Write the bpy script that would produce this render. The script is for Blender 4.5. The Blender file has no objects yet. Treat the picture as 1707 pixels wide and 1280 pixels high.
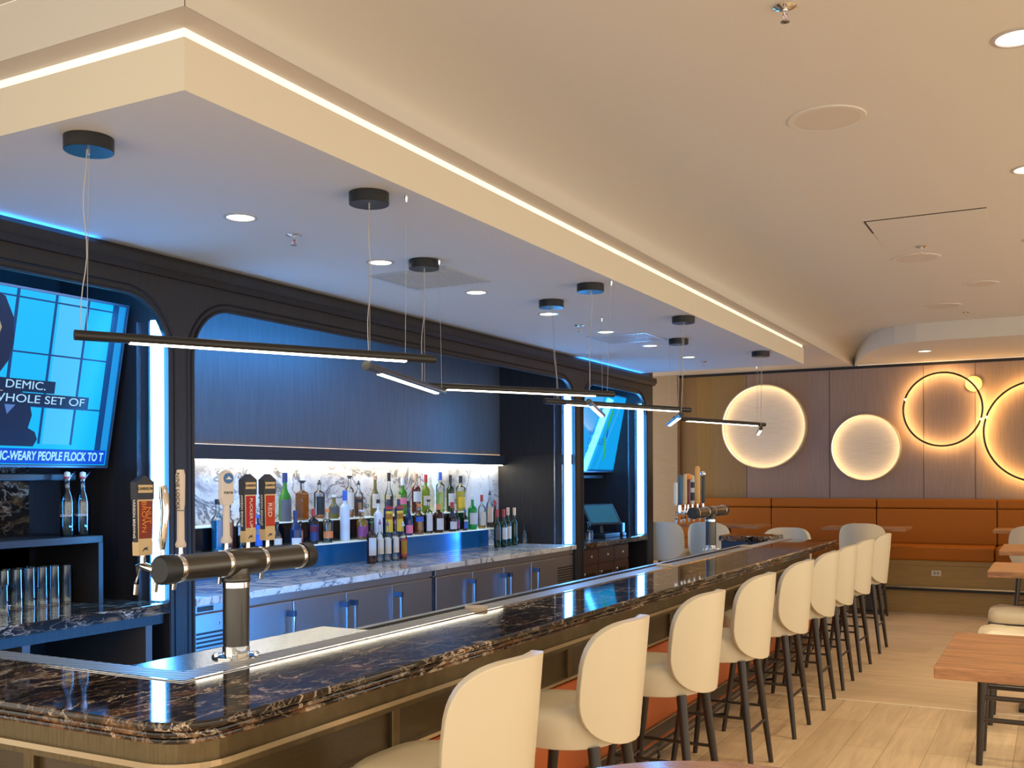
import bpy, bmesh, math, random
from mathutils import Matrix, Vector
random.seed(7)
C = bpy.context.scene.collection
SC = bpy.context.scene
pi = math.pi

# ------------------------------------------------------------------ camera
TH = math.atan(909.5 / 1706.0); ROLL = math.radians(0.25)
fw = Vector((-math.sin(TH), math.cos(TH), 0)); r0 = Vector((math.cos(TH), math.sin(TH), 0)); u0 = Vector((0, 0, 1))
rt = r0 * math.cos(ROLL) - u0 * math.sin(ROLL); up = u0 * math.cos(ROLL) + r0 * math.sin(ROLL)
cam_d = bpy.data.cameras.new('camera'); cam = bpy.data.objects.new('camera', cam_d); C.objects.link(cam)
cam.matrix_world = Matrix(((rt.x, up.x, -fw.x, 0), (rt.y, up.y, -fw.y, 0), (rt.z, up.z, -fw.z, 1.7), (0, 0, 0, 1)))
cam_d.sensor_width = 36; cam_d.lens = 36 * 1706 / 1707.0; cam_d.shift_y = 158 / 1707.0
cam_d.clip_start = 0.05; cam_d.clip_end = 100
SC.camera = cam

# ------------------------------------------------------------------ view, world, large lights
SC.view_settings.view_transform = 'Standard'; SC.view_settings.look = 'None'
SC.view_settings.exposure = 0.12; SC.view_settings.gamma = 1.0; SC.view_settings.use_curve_mapping = False
try: SC.cycles.transparent_max_bounces = 24
except Exception: pass
W = bpy.data.worlds.new('world'); SC.world = W; W.use_nodes = True
W.node_tree.nodes['Background'].inputs[0].default_value = (1.0, 0.92, 0.80, 1)
W.node_tree.nodes['Background'].inputs[1].default_value = 1.75

def lamp(name, kind, loc, energy, color, label, cat, rot=(0, 0, 0), group=None, **kw):
    d = bpy.data.lights.new(name, kind); d.energy = energy; d.color = color
    for k, v in kw.items(): setattr(d, k, v)
    o = bpy.data.objects.new(name, d); C.objects.link(o); o.location = loc; o.rotation_euler = rot
    return o
WARM = (1.0, 0.79, 0.50); BLUE = (0.02, 0.31, 1.0)

# ------------------------------------------------------------------ materials
def mat(name, col, rough=0.5, metal=0.0, emit=None, es=1.0, spec=None, coat=0.0):
    m = bpy.data.materials.new(name); m.use_nodes = True
    b = m.node_tree.nodes['Principled BSDF']
    b.inputs['Base Color'].default_value = (*col, 1); b.inputs['Roughness'].default_value = rough
    b.inputs['Metallic'].default_value = metal
    if spec is not None: b.inputs['Specular IOR Level'].default_value = spec
    if coat: b.inputs['Coat Weight'].default_value = coat; b.inputs['Coat Roughness'].default_value = 0.05
    if emit is not None:
        b.inputs['Emission Color'].default_value = (*emit, 1); b.inputs['Emission Strength'].default_value = es
    return m
def nodes(m): return m.node_tree.nodes, m.node_tree.links, m.node_tree.nodes['Principled BSDF']
def coords(m, scale=(1, 1, 1), rot=(0, 0, 0)):
    n, l, b = nodes(m)
    tc = n.new('ShaderNodeTexCoord'); mp = n.new('ShaderNodeMapping')
    mp.inputs['Scale'].default_value = scale; mp.inputs['Rotation'].default_value = rot
    l.new(tc.outputs['Object'], mp.inputs['Vector']); return mp.outputs[0]
def noise(m, v, scale, detail=4, rough=.6, dist=0):
    n, l, b = nodes(m); t = n.new('ShaderNodeTexNoise'); t.inputs['Scale'].default_value = scale
    t.inputs['Detail'].default_value = detail; t.inputs['Roughness'].default_value = rough; t.inputs['Distortion'].default_value = dist
    l.new(v, t.inputs['Vector']); return t
def ramp(m, src, stops):
    n, l, b = nodes(m); r = n.new('ShaderNodeValToRGB'); e = r.color_ramp.elements
    while len(e) < len(stops): e.new(0.5)
    for i, (p, c) in enumerate(stops): e[i].position = p; e[i].color = (*c, 1) if len(c) == 3 else c
    l.new(src, r.inputs[0]); return r.outputs[0]
def mix(m, a, b_, fac, mode='MIX'):
    n, l, b = nodes(m); x = n.new('ShaderNodeMix'); x.data_type = 'RGBA'; x.blend_type = mode
    for s, i in ((a, 6), (b_, 7)):
        if isinstance(s, tuple): x.inputs[i].default_value = (*s, 1)
        else: l.new(s, x.inputs[i])
    if isinstance(fac, float): x.inputs[0].default_value = fac
    else: l.new(fac, x.inputs[0])
    return x.outputs[2]
def setcol(m, s): n, l, b = nodes(m); l.new(s, b.inputs['Base Color'])
def bump(m, s, strength=.2, dist=.01):
    n, l, b = nodes(m); x = n.new('ShaderNodeBump'); x.inputs['Strength'].default_value = strength; x.inputs['Distance'].default_value = dist
    l.new(s, x.inputs['Height']); l.new(x.outputs[0], b.inputs['Normal'])

def wood(name, c1, c2, scale=(1, 1, 1), rough=.45, s=6, spec=None):
    m = mat(name, c1, rough, spec=spec); v = coords(m, scale)
    t = noise(m, v, s, 6, .65, .4); setcol(m, ramp(m, t.outputs['Fac'], [(0.3, c1), (0.7, c2)])); return m
def veins(m, v, scale, width, dist=1.2, detail=5):
    # thin lines where a noise crosses its middle
    n, l, b = nodes(m); t = noise(m, v, scale, detail, .6, dist)
    a = n.new('ShaderNodeMath'); a.operation = 'SUBTRACT'; a.inputs[1].default_value = .5; l.new(t.outputs['Fac'], a.inputs[0])
    c = n.new('ShaderNodeMath'); c.operation = 'ABSOLUTE'; l.new(a.outputs[0], c.inputs[0])
    return ramp(m, c.outputs[0], [(0.0, (1, 1, 1)), (width, (0, 0, 0))])

def dark_marble(name, browner=0.0):
    m = mat(name, (.03, .02, .015), 0.05, spec=.5); v = coords(m, (1.9, .8, 1.9), (0, 0, .45))
    base = ramp(m, noise(m, v, 5.0, 8, .65, .8).outputs['Fac'],
                [(0.32, (.008, .007, .007)), (0.52, (.022, .015, .011)), (0.60 - browner, (.065, .034, .018)), (0.72 - browner, (.26, .13, .055))])
    brk = ramp(m, noise(m, v, 5, 2).outputs['Fac'], [(0.38, (0, 0, 0)), (0.52, (1, 1, 1))])
    a = veins(m, v, 2.2, .012, .5, 7); b2 = veins(m, v, 7, .018, .3, 7)
    f1 = mix(m, (0., 0., 0.), a, brk); c = mix(m, base, (.62, .50, .37), f1)
    f2 = mix(m, (0., 0., 0.), b2, .45); c = mix(m, c, (.50, .38, .27), f2)
    setcol(m, c); return m
def white_marble(name, k=1.0):
    m = mat(name, (.7, .68, .64), .12); v = coords(m, (1, 1, 1), (.3, .4, .6))
    base = ramp(m, noise(m, v, 1.3, 6, .6, 1.2).outputs['Fac'], [(0.36, (.22 * k, .22 * k, .23 * k)), (0.45, (.62 * k, .59 * k, .53 * k)), (0.6, (.76 * k, .73 * k, .65 * k))])
    a = veins(m, v, 1.3, .022, 1.6); b2 = veins(m, v, 3.7, .008, 1.0)
    c = mix(m, base, (.13, .13, .14), a); c = mix(m, c, (.25, .24, .24), b2)
    setcol(m, c); return m

M = {}
M['ceil'] = mat('ceiling_paint', (.64, .60, .525), .9)
M['soffit'] = mat('soffit_paint', (.66, .65, .64), .9)
M['fascia'] = mat('fascia_paint', (.74, .68, .55), .9)
M['dkwood'] = wood('dark_panel_wood', (.020, .017, .017), (.034, .029, .028), (14, 14, .6), .42, spec=.3)
M['dkwood_h'] = wood('dark_shelf_wood', (.022, .018, .017), (.036, .030, .028), (14, .6, 14), .4, spec=.3)
M['groove'] = mat('groove_black', (.004, .004, .005), .5)
M['upwood'] = wood('niche_panel_wood', (.075, .070, .066), (.115, .105, .098), (16, 9, .5), .42)
M['cab'] = wood('mahogany_cabinet_wood', (.050, .020, .014), (.085, .036, .024), (10, 10, .8), .35)
M['dkmarble'] = dark_marble('dark_emperador_marble')
M['dkmarble2'] = dark_marble('brown_emperador_marble', .06)
M['whmarble'] = white_marble('white_veined_marble')
M['steel'] = mat('brushed_stainless', (.42, .43, .45), .40, 1.0)
_v = coords(M['steel'], (1, 1, 60)); bump(M['steel'], noise(M['steel'], _v, 8, 2).outputs['Fac'], .03, .002)
M['steel_top'] = mat('worktop_stainless', (.50, .49, .46), .20, 1.0)
M['chrome'] = mat('chrome', (.85, .86, .88), .08, 1.0)
M['blackmetal'] = mat('matte_black_metal', (.012, .012, .012), .40)
M['pipe'] = mat('satin_charcoal_pipe', (.11, .102, .09), .30, .8)
M['bronze'] = mat('brushed_bronze_panel', (.20, .155, .085), .36, .75)
_v = coords(M['bronze'], (20, 2, 2)); setcol(M['bronze'], ramp(M['bronze'], noise(M['bronze'], _v, 5, 3).outputs['Fac'], [(0.3, (.135, .098, .048)), (0.7, (.19, .145, .075))]))
M['bronze_panel'] = wood('bronze_stained_panel', (.055, .036, .014), (.085, .058, .024), (3, 3, 30), .32)
M['bronze_trim'] = mat('polished_bronze_trim', (.55, .46, .32), .25, .9)
M['orange'] = mat('orange_leather', (.46, .105, .022), .45)
M['orange_dk'] = mat('rust_leather', (.37, .11, .004), .6, spec=.3)
M['cream'] = mat('cream_leather', (.66, .575, .41), .38)
_v = coords(M['cream']); bump(M['cream'], noise(M['cream'], _v, 60, 3).outputs['Fac'], .08, .002)
M['legwood'] = mat('dark_stained_legs', (.030, .022, .017), .35)
M['kick'] = mat('dark_kickboard', (.055, .042, .032), .4)
M['walnut'] = wood('walnut_table', (.13, .050, .017), (.52, .245, .095), (1.0, 14, 6), .42, 3)
M['walnut2'] = wood('rosy_walnut_table', (.30, .15, .10), (.46, .26, .18), (1.2, 14, 6), .2, 3)
M['wood_edge'] = mat('walnut_edge', (.16, .065, .03), .35)
M['tan'] = wood('tan_grasscloth', (.30, .22, .145), (.40, .30, .20), (1.5, 1.5, 60), .6, 4)
M['led'] = mat('led_blue_white', (1, 1, 1), .5, emit=(.07, .38, 1.0), es=34)
M['led_hid'] = mat('led_blue', (.1, .3, 1), .5, emit=BLUE, es=70)
M['led_crown'] = mat('led_blue_crown', (.1, .3, 1), .5, emit=BLUE, es=16)
M['led_fill'] = mat('led_blue_fill', (.1, .3, 1), .5, emit=(.03, .32, 1.0), es=210)
M['led_warm'] = mat('led_warm_white', (1, 1, 1), .5, emit=(1, .90, .66), es=13)
M['led_amber'] = mat('led_amber', (1, .8, .5), .5, emit=(1, .58, .20), es=62)
M['led_disc'] = mat('led_disc_warm', (1, .9, .7), .5, emit=(1, .72, .40), es=4.8)
M['led_cove'] = mat('led_cove_warm', (1, .95, .85), .5, emit=(1, .90, .68), es=.62)
M['led_bar'] = mat('led_tube_white', (1, 1, 1), .5, emit=(1, .88, .70), es=7)
M['lens'] = mat('downlight_lens', (1, 1, 1), .5, emit=(1, .90, .74), es=3.2)
M['white'] = mat('white_plastic', (.80, .79, .76), .4)
M['wht_trim'] = mat('white_trim_metal', (.55, .54, .52), .35, .3)
M['grille'] = mat('grille_grey', (.47, .46, .44), .7)
M['speaker'] = mat('speaker_grille', (.60, .53, .44), .9)
M['disc'] = wood('brushed_pearl_disc', (.60, .52, .42), (.74, .66, .55), (1.5, 1.5, 40), .5, 3)
M['cable'] = mat('silver_cable', (.45, .43, .40), .4, .3)
M['screen_blk'] = mat('screen_black', (.004, .004, .005), .12)
def thin_glass(name, tint=(1, 1, 1), gl=.12):
    m = bpy.data.materials.new(name); m.use_nodes = True; n = m.node_tree.nodes; l = m.node_tree.links
    for x in list(n): n.remove(x)
    o = n.new('ShaderNodeOutputMaterial'); t = n.new('ShaderNodeBsdfTransparent'); t.inputs[0].default_value = (*tint, 1)
    g = n.new('ShaderNodeBsdfGlossy'); g.inputs['Roughness'].default_value = .05
    lw = n.new('ShaderNodeLayerWeight'); lw.inputs['Blend'].default_value = .28
    mm = n.new('ShaderNodeMath'); mm.operation = 'MULTIPLY_ADD'; mm.inputs[1].default_value = .95; mm.inputs[2].default_value = gl * .4
    mx = n.new('ShaderNodeMixShader'); l.new(lw.outputs['Fresnel'], mm.inputs[0]); l.new(mm.outputs[0], mx.inputs[0])
    l.new(t.outputs[0], mx.inputs[1]); l.new(g.outputs[0], mx.inputs[2]); l.new(mx.outputs[0], o.inputs[0]); return m
M['glass'] = thin_glass('clear_glass', (.90, .92, .92))
M['glass_frost'] = mat('frosted_glass', (.62, .66, .70), .35)
def liquid(name, col, t=.45):
    m = bpy.data.materials.new(name); m.use_nodes = True; n = m.node_tree.nodes; l = m.node_tree.links
    b = n['Principled BSDF']; b.inputs['Base Color'].default_value = (*col, 1); b.inputs['Roughness'].default_value = .08
    tr = n.new('ShaderNodeBsdfTransparent'); tr.inputs[0].default_value = (*[min(1, c * 1.6 + .05) for c in col], 1)
    mx = n.new('ShaderNodeMixShader'); mx.inputs[0].default_value = t
    l.new(b.outputs[0], mx.inputs[1]); l.new(tr.outputs[0], mx.inputs[2]); l.new(mx.outputs[0], n['Material Output'].inputs[0]); return m
_cc = {}
def colm(name, col, rough=.3, metal=0.0):
    k = (name,)
    if k not in _cc: _cc[k] = mat(name, col, rough, metal, spec=.3 if name.startswith(('plate', 'handle', 'letter')) else None)
    return _cc[k]
def liqm(name, col, t=.45):
    if name not in _cc: _cc[name] = liquid(name, col, t)
    return _cc[name]
def emm(name, col, s=1.0):
    if name not in _cc:
        _cc[name] = mat(name, (.01, .01, .01), .06 if name.startswith('pic2') else .30, emit=col, es=s, spec=.5 if name.startswith('pic2') else .15)
    return _cc[name]

# floor: wide pale planks
m = mat('pale_oak_floor', (.5, .36, .22), .5); M['floor'] = m; v = coords(m)
n, l, b = nodes(m); br = n.new('ShaderNodeTexBrick'); l.new(v, br.inputs['Vector'])
br.inputs['Scale'].default_value = 1; br.inputs['Brick Width'].default_value = 1.35; br.inputs['Row Height'].default_value = .24
br.inputs['Mortar Size'].default_value = .003; br.inputs['Bias'].default_value = -.1
mp = [x for x in n if x.type == 'MAPPING'][0]; mp.inputs['Rotation'].default_value = (0, 0, pi / 2)
br.inputs['Color1'].default_value = (.71, .545, .35, 1); br.inputs['Color2'].default_value = (.60, .45, .28, 1); br.inputs['Mortar'].default_value = (.46, .32, .18, 1)
tc = n.new('ShaderNodeTexCoord'); mp2 = n.new('ShaderNodeMapping'); mp2.inputs['Scale'].default_value = (9, .8, 1); l.new(tc.outputs['Object'], mp2.inputs['Vector'])
g = ramp(m, noise(m, mp2.outputs[0], 2.2, 6, .6, .6).outputs['Fac'], [(0.25, (.78, .76, .73)), (0.7, (1.05, 1.04, 1.02))])
setcol(m, mix(m, br.outputs['Color'], g, 1.0, 'MULTIPLY'))
m = mat('grey_oak_floor', (.5, .36, .22), .5); M['floor2'] = m; v = coords(m, (1, 1, 1), (0, 0, .12))
n, l, b = nodes(m); br = n.new('ShaderNodeTexBrick'); l.new(v, br.inputs['Vector'])
br.inputs['Scale'].default_value = 1; br.inputs['Brick Width'].default_value = 2.4; br.inputs['Row Height'].default_value = .45
br.inputs['Mortar Size'].default_value = .002
br.inputs['Color1'].default_value = (.66, .49, .31, 1); br.inputs['Color2'].default_value = (.58, .43, .275, 1); br.inputs['Mortar'].default_value = (.48, .36, .23, 1)
tc = n.new('ShaderNodeTexCoord'); mp2 = n.new('ShaderNodeMapping'); mp2.inputs['Scale'].default_value = (1, 5, 1); mp2.inputs['Rotation'].default_value = (0, 0, .25); l.new(tc.outputs['Object'], mp2.inputs['Vector'])
g = ramp(m, noise(m, mp2.outputs[0], 2, 6, .6, .8).outputs['Fac'], [(0.25, (.8, .8, .8)), (0.7, (1.08, 1.07, 1.05))])
setcol(m, mix(m, br.outputs['Color'], g, 1.0, 'MULTIPLY'))
# far wall: vertical veneer bays whose hue changes from bay to bay
m = mat('veneer_wall', (.2, .15, .11), .45); M['veneer'] = m; v = coords(m, (10, 10, .4))
n, l, b = nodes(m); tc = n.new('ShaderNodeTexCoord'); sx = n.new('ShaderNodeSeparateXYZ'); l.new(tc.outputs['Object'], sx.inputs[0])
mr = n.new('ShaderNodeMapRange'); mr.inputs['From Min'].default_value = -5.5; mr.inputs['From Max'].default_value = 2; l.new(sx.outputs[0], mr.inputs[0])
bays = ramp(m, mr.outputs[0], [(0.0, (.24, .135, .045)), (0.115, (.27, .16, .045)), (0.21, (.30, .195, .13)), (0.33, (.285, .20, .16)), (0.62, (.31, .21, .14))])
bays.node.color_ramp.interpolation = 'CONSTANT'
g = ramp(m, noise(m, v, 7, 5, .6).outputs['Fac'], [(0.3, (.86, .86, .86)), (0.7, (1.12, 1.12, 1.12))])
setcol(m, mix(m, bays, g, 1.0, 'MULTIPLY'))
M['base_wood'] = wood('banquette_base_veneer', (.27, .16, .045), (.37, .23, .075), (.5, .5, 14), .4)
# perforated drip tray, fine diagonal ribs
m = mat('ribbed_drip_tray', (.5, .49, .46), .45, .5); M['tray'] = m; v = coords(m, (1, 1, 1), (0, 0, .9))
n, l, b = nodes(m); wv = n.new('ShaderNodeTexWave'); wv.inputs['Scale'].default_value = 11; l.new(v, wv.inputs['Vector'])
setcol(m, ramp(m, wv.outputs['Fac'], [(0.40, (.05, .048, .042)), (0.6, (.72, .70, .64))])); bump(m, wv.outputs['Fac'], .25, .001)

# ------------------------------------------------------------------ mesh helpers
class MB:
    def __init__(s): s.bm = bmesh.new()
    def box(s, x0, x1, y0, y1, z0, z1):
        vs = [s.bm.verts.new((x, y, z)) for x in (x0, x1) for y in (y0, y1) for z in (z0, z1)]
        for f in ((0, 1, 3, 2), (4, 6, 7, 5), (0, 4, 5, 1), (2, 3, 7, 6), (0, 2, 6, 4), (1, 5, 7, 3)): s.bm.faces.new([vs[i] for i in f])
        return s
    def quad(s, *p): s.bm.faces.new([s.bm.verts.new(q) for q in p]); return s
    def prism(s, poly, a, b, axis='z'):
        def P(u, v, w): return {'z': (u, v, w), 'x': (w, u, v), 'y': (u, w, v)}[axis]
        A = [s.bm.verts.new(P(u, v, a)) for u, v in poly]; B = [s.bm.verts.new(P(u, v, b)) for u, v in poly]; n = len(poly)
        s.bm.faces.new(A); s.bm.faces.new(B)
        for i in range(n): s.bm.faces.new((A[i], A[(i + 1) % n], B[(i + 1) % n], B[i]))
        return s
    def lathe(s, prof, c=(0, 0, 0), seg=20, axis='z', sx=1.0, sy=1.0, cap=True):
        rings = []
        for r, h in prof:
            ring = []
            for i in range(seg):
                a = 2 * pi * i / seg; x, y = r * math.cos(a) * sx, r * math.sin(a) * sy
                p = {'z': (x, y, h), 'x': (h, x, y), 'y': (x, h, y)}[axis]
                ring.append(s.bm.verts.new((p[0] + c[0], p[1] + c[1], p[2] + c[2])))
            rings.append(ring)
        for A, B in zip(rings, rings[1:]):
            for i in range(seg):
                f = s.bm.faces.new((A[i], A[(i + 1) % seg], B[(i + 1) % seg], B[i])); f.smooth = True
        for R, p, q in ((rings[0], prof[0], prof[1]), (rings[-1], prof[-1], prof[-2])):
            if p[0] > 1e-5 and cap and not (abs(p[1] - q[1]) < 1e-6 and q[0] < p[0]): s.bm.faces.new(R)
        return s
    def tube(s, pts, r, seg=8, close=False):
        pts = [Vector(p) for p in pts]; n = len(pts); rs = r if isinstance(r, (list, tuple)) else [r] * n; rings = []
        for i, p in enumerate(pts):
            if close: t = pts[(i + 1) % n] - pts[i - 1]
            else: t = pts[min(i + 1, n - 1)] - pts[max(i - 1, 0)]
            t.normalize(); ref = Vector((0, 0, 1)) if abs(t.z) < .95 else Vector((1, 0, 0))
            a = t.cross(ref).normalized(); b_ = t.cross(a)
            rings.append([s.bm.verts.new(p + (a * math.cos(2 * pi * k / seg) + b_ * math.sin(2 * pi * k / seg)) * rs[i]) for k in range(seg)])
        pr = list(zip(rings, rings[1:])) + ([(rings[-1], rings[0])] if close else [])
        for A, B in pr:
            for k in range(seg):
                f = s.bm.faces.new((A[k], A[(k + 1) % seg], B[(k + 1) % seg], B[k])); f.smooth = seg > 4
        if not close: s.bm.faces.new(rings[0]); s.bm.faces.new(rings[-1])
        return s
    def sweep(s, prof, path, close_prof=True):
        """prof = [(offset outward, z)], path = [(x, y, nx, ny)] with mitred normals"""
        R = [[s.bm.verts.new((x + nx * o, y + ny * o, z)) for o, z in prof] for x, y, nx, ny in path]; n = len(prof)
        for A, B in zip(R, R[1:]):
            for i in range(n if close_prof else n - 1):
                s.bm.faces.new((A[i], A[(i + 1) % n], B[(i + 1) % n], B[i]))
        if close_prof: s.bm.faces.new(R[0]); s.bm.faces.new(R[-1])
        return s
    def build(s, name, m, parent=None, loc=None, bevel=0, seg=2, smooth=False, mods=None):
        bmesh.ops.remove_doubles(s.bm, verts=s.bm.verts, dist=1e-6)
        bmesh.ops.recalc_face_normals(s.bm, faces=s.bm.faces)
        me = bpy.data.meshes.new(name); s.bm.to_mesh(me); s.bm.free()
        if smooth:
            for p in me.polygons: p.use_smooth = True
        if any(p.use_smooth for p in me.polygons): me.set_sharp_from_angle(angle=.75)
        me.materials.append(m); o = bpy.data.objects.new(name, me); C.objects.link(o)
        if parent is not None: o.parent = parent
        if loc is not None: o.location = loc
        if bevel:
            md = o.modifiers.new('bevel', 'BEVEL'); md.width = bevel; md.segments = seg; md.limit_method = 'ANGLE'; md.angle_limit = .7
            for p in me.polygons: p.use_smooth = p.use_smooth or smooth
        return o
def tag(o, label, cat, group=None):
    o['label'] = label; o['category'] = cat
    if group: o['group'] = group
    return o
def struct(o): o['kind'] = 'structure'; return o
def thing(name, label, cat, loc=(0, 0, 0), rz=0, group=None):
    o = bpy.data.objects.new(name, None); C.objects.link(o); o.location = loc; o.rotation_euler = (0, 0, rz); o.empty_display_size = .1
    return tag(o, label, cat, group)
def dup(root, loc, rz=None, label=None):
    r = root.copy(); C.objects.link(r); r.location = loc
    if rz is not None: r.rotation_euler = (0, 0, rz)
    if label: r['label'] = label
    for ch in list(root.children):
        c = ch.copy(); C.objects.link(c); c.parent = r
        for g_ in ch.children:
            d = g_.copy(); C.objects.link(d); d.parent = c
    return r
def text(name, s, size, m, parent, loc, tx, ty, ext=.0006, align='CENTER', sx=1.0, bold=0):
    cu = bpy.data.curves.new(name, 'FONT'); cu.body = s; cu.size = size; cu.extrude = ext; cu.align_x = align; cu.align_y = 'CENTER'; cu.offset = bold
    t = bpy.data.objects.new(name + '_tmp', cu); C.objects.link(t)
    bpy.context.view_layer.update()
    me = bpy.data.meshes.new_from_object(t.evaluated_get(bpy.context.evaluated_depsgraph_get()))
    C.objects.unlink(t); bpy.data.objects.remove(t)
    tx = Vector(tx); ty = Vector(ty); tz = tx.cross(ty); tx = tx * sx
    me.transform(Matrix(((tx.x, ty.x, tz.x, 0), (tx.y, ty.y, tz.y, 0), (tx.z, ty.z, tz.z, 0), (0, 0, 0, 1))))
    me.materials.clear(); me.materials.append(m)
    o = bpy.data.objects.new(name, me); C.objects.link(o); o.parent = parent; o.location = loc; return o
FX = ((0, 1, 0), (0, 0, 1))       # writing on a face that looks towards +X
FXV = ((0, 0, -1), (0, 1, 0))     # the same, running downwards
FYV = ((0, 0, -1), (1, 0, 0))     # running downwards on a face that looks towards -Y

# ================================================================== SETTING
XB = -4.50; XN = -5.42; ZO = 2.73; Z0 = 2.986; Z1 = 3.2; Z2 = 3.4
struct(MB().box(-6.2, 4.5, -2.5, 8.11, -.1, 0).build('floor', M['floor']))
struct(MB().box(-6.2, 4.5, 8.11, 14.6, -.1, 0).build('floor', M['floor2']))
struct(MB().box(-2.3, 4.5, 8.10, 8.122, 0, .002).build('trim_1', mat('floor_joint_strip', (.85, .76, .60), .5)))

# main ceiling: vertical step at the ledge, then a coved curve up to the flat
prof = [(-2.43, Z1), (-2.43, Z1 + .06)]
for i in range(1, 13):
    a = pi / 2 * i / 12; prof.append((-2.43 + .55 * (1 - math.cos(a)), Z1 + .06 + (Z2 - Z1 - .06) * math.sin(a)))
prof.append((4.5, Z2))
mb = MB(); bm = mb.bm
ys = [2.3705, 14.6]; R = [[bm.verts.new((x, y, z)) for x, z in prof] for y in ys]
for i in range(len(prof) - 1):
    f = bm.faces.new((R[0][i], R[0][i + 1], R[1][i + 1], R[1][i])); f.smooth = True
struct(mb.build('ceiling', M['ceil']))
struct(MB().box(-6.2, -2.43, 2.370, 2.374, Z1, Z2 - .001).box(-6.2, 4.5, -2.5, 2.37, Z2, Z2 + .05).build('ceiling', M['ceil']))
struct(MB().prism([p for p in prof[1:-1]] + [(-2.43, Z2)], 2.370, 2.374, 'y').build('ceiling', M['ceil']))
# lower ceiling by the far wall, with a rounded corner in plan
arc = [(-2.43, 14.42), (-2.27, 13.75), (-2.10, 13.2), (-1.95, 12.75), (-1.80, 12.42), (-1.62, 12.22), (-1.38, 12.12), (-1.1, 12.10), (4.5, 12.10), (4.5, 14.42)]
o = struct(MB().prism(arc, Z1, Z2 + .03).build('ceiling', M['ceil']))
struct(MB().box(-2.36, 4.5, 14.26, 14.30, Z1 - .004, Z1 - .001).build('trim_2', mat('slot_white', (.8, .78, .74), .8, emit=(1, .85, .65), es=.5)))
# ledge and the dropped box over the bar
struct(MB().box(-6.2, -2.434, 2.376, 14.6, Z1, Z1 + .04).build('ceiling', mat('ledge_paint', (.60, .54, .49), .9)))
mb = MB(); P = [(-6.2, 2.472, 0, -1), (-2.535, 2.472, 1, -1), (-2.535, 11.80, 1, 1), (-6.2, 11.80, 0, 1)]
mb.sweep([(0, Z0), (0, 3.163)], P, False); struct(mb.build('trim_3', M['fascia']))
struct(MB().box(-6.2, -2.5351, 2.4721, 11.7999, Z0, Z0 + .02).build('ceiling', M['soffit']))
mb = MB(); P = [(-6.2, 2.484, 0, -1), (-2.547, 2.484, 1, -1), (-2.547, 11.79, 1, 1), (-6.2, 11.79, 0, 1)]
mb.sweep([(0, 3.160), (0, 3.1995)], P, False)
tag(mb.build('cove_light', M['led_cove']), 'warm white light line running round the top of the dropped ceiling box over the bar', 'cove light')

# far wall, its dark reveal at the top, and the tan wall piece at its left end
struct(MB().box(-6.2, 4.5, 14.40, 14.55, 0, Z1).build('wall_far', M['veneer']))
struct(MB().box(-4.9, 4.5, 14.385, 14.40, 3.165, Z1).build('trim_4', M['groove']))
struct(MB().box(-6.2, -4.89, 14.30, 14.40, 0, Z1).build('wall_far', M['tan']))
mb = MB()
for x in (-3.9, -2.75, -1.55, -.93, .4): mb.box(x - .003, x + .003, 14.396, 14.40, 1.4, 3.16)
struct(mb.build('trim_5', mat('veneer_joint', (.06, .04, .025), .6)))

# back-bar wall: pilasters, header and the three rounded openings
OPEN = [(2.37, 4.255), (4.445, 9.85), (10.06, 11.98)]; YE = 12.22; RAD = .31; YS = 1.2
mb = MB(); x0, x1 = XB - .03, XB
edges = [YS] + [v for o_ in OPEN for v in o_] + [YE]
for i in range(0, len(edges), 2): mb.box(x0, x1, edges[i], edges[i + 1], 0, ZO)
mb.box(x0, x1, YS, YE, ZO, 3.19)
for a, b_ in OPEN:
    for yc, s in ((a, 1), (b_, -1)):
        pts = [(yc, ZO)] + [(yc + s * (RAD - RAD * math.sin(t)), ZO - RAD + RAD * math.cos(t)) for t in [pi / 2 * k / 12 for k in range(13)]]
        mb.prism([(p, q) for p, q in pts], x0, x1, 'x')
struct(mb.build('wall_left', M['dkwood']))
# side returns, backs and lids of the recesses
mb = MB()
mb.box(XN - .03, x0, YS, YS + .05, 0, 3.19)
for a, b_ in OPEN:
    mb.box(XN, x0, a - .03, a, 0, 2.95).box(XN, x0, b_, b_ + .03, 0, 2.95).box(XN, x0, a, b_, 2.95, 2.98)
mb.box(XN - .02, x0, YE - .03, YE, 0, 3.19)
struct(mb.build('wall_left', M['dkwood']))
struct(MB().box(XN - .03, XN, YS, 4.4, 0, 2.95).box(XN - .03, XN, 9.9, YE, 0, 2.95).build('wall_left', M['dkwood']))
struct(MB().box(XN - .03, XN + .02, 4.4, 9.9, 1.95, 2.95).build('wall_left', M['upwood']))
struct(MB().box(XN - .06, XN - .03, 4.4, 9.9, 0, 1.95).build('wall_left', M['dkwood']))
def arch_path(a, b_, off, x):
    r = RAD + off; zt = ZO + off; p = [(x, a - off, 0.02)]
    p += [(x, a - off + r - r * math.cos(t), zt - r + r * math.sin(t)) for t in [pi / 2 * k / 14 for k in range(15)]]
    p += [(x, b_ + off - r + r * math.sin(t), zt - r + r * math.cos(t)) for t in [pi / 2 * k / 14 for k in range(15)]]
    p += [(x, b_ + off, .02)]; return p
for i, (a, b_) in enumerate(OPEN):
    struct(MB().tube(arch_path(a, b_, .045, XB + .001), .007, 6).build('trim_%d' % (6 + i), M['groove']))
    struct(MB().tube(arch_path(a, b_, .006, XB + .004), .010, 6).build('trim_%d' % (9 + i), M['dkwood']))
# crown moulding with a lip
struct(MB().prism([(XB, 2.86), (XB + .03, 2.86), (XB + .055, 2.90), (XB + .055, 2.950), (XB, 2.950)], YS, YE, 'y').build('trim_12', M['dkwood']))
struct(MB().box(XB + .055, XB + .06, YS, YE, 2.893, 2.905).build('trim_13', M['groove']))

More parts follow.
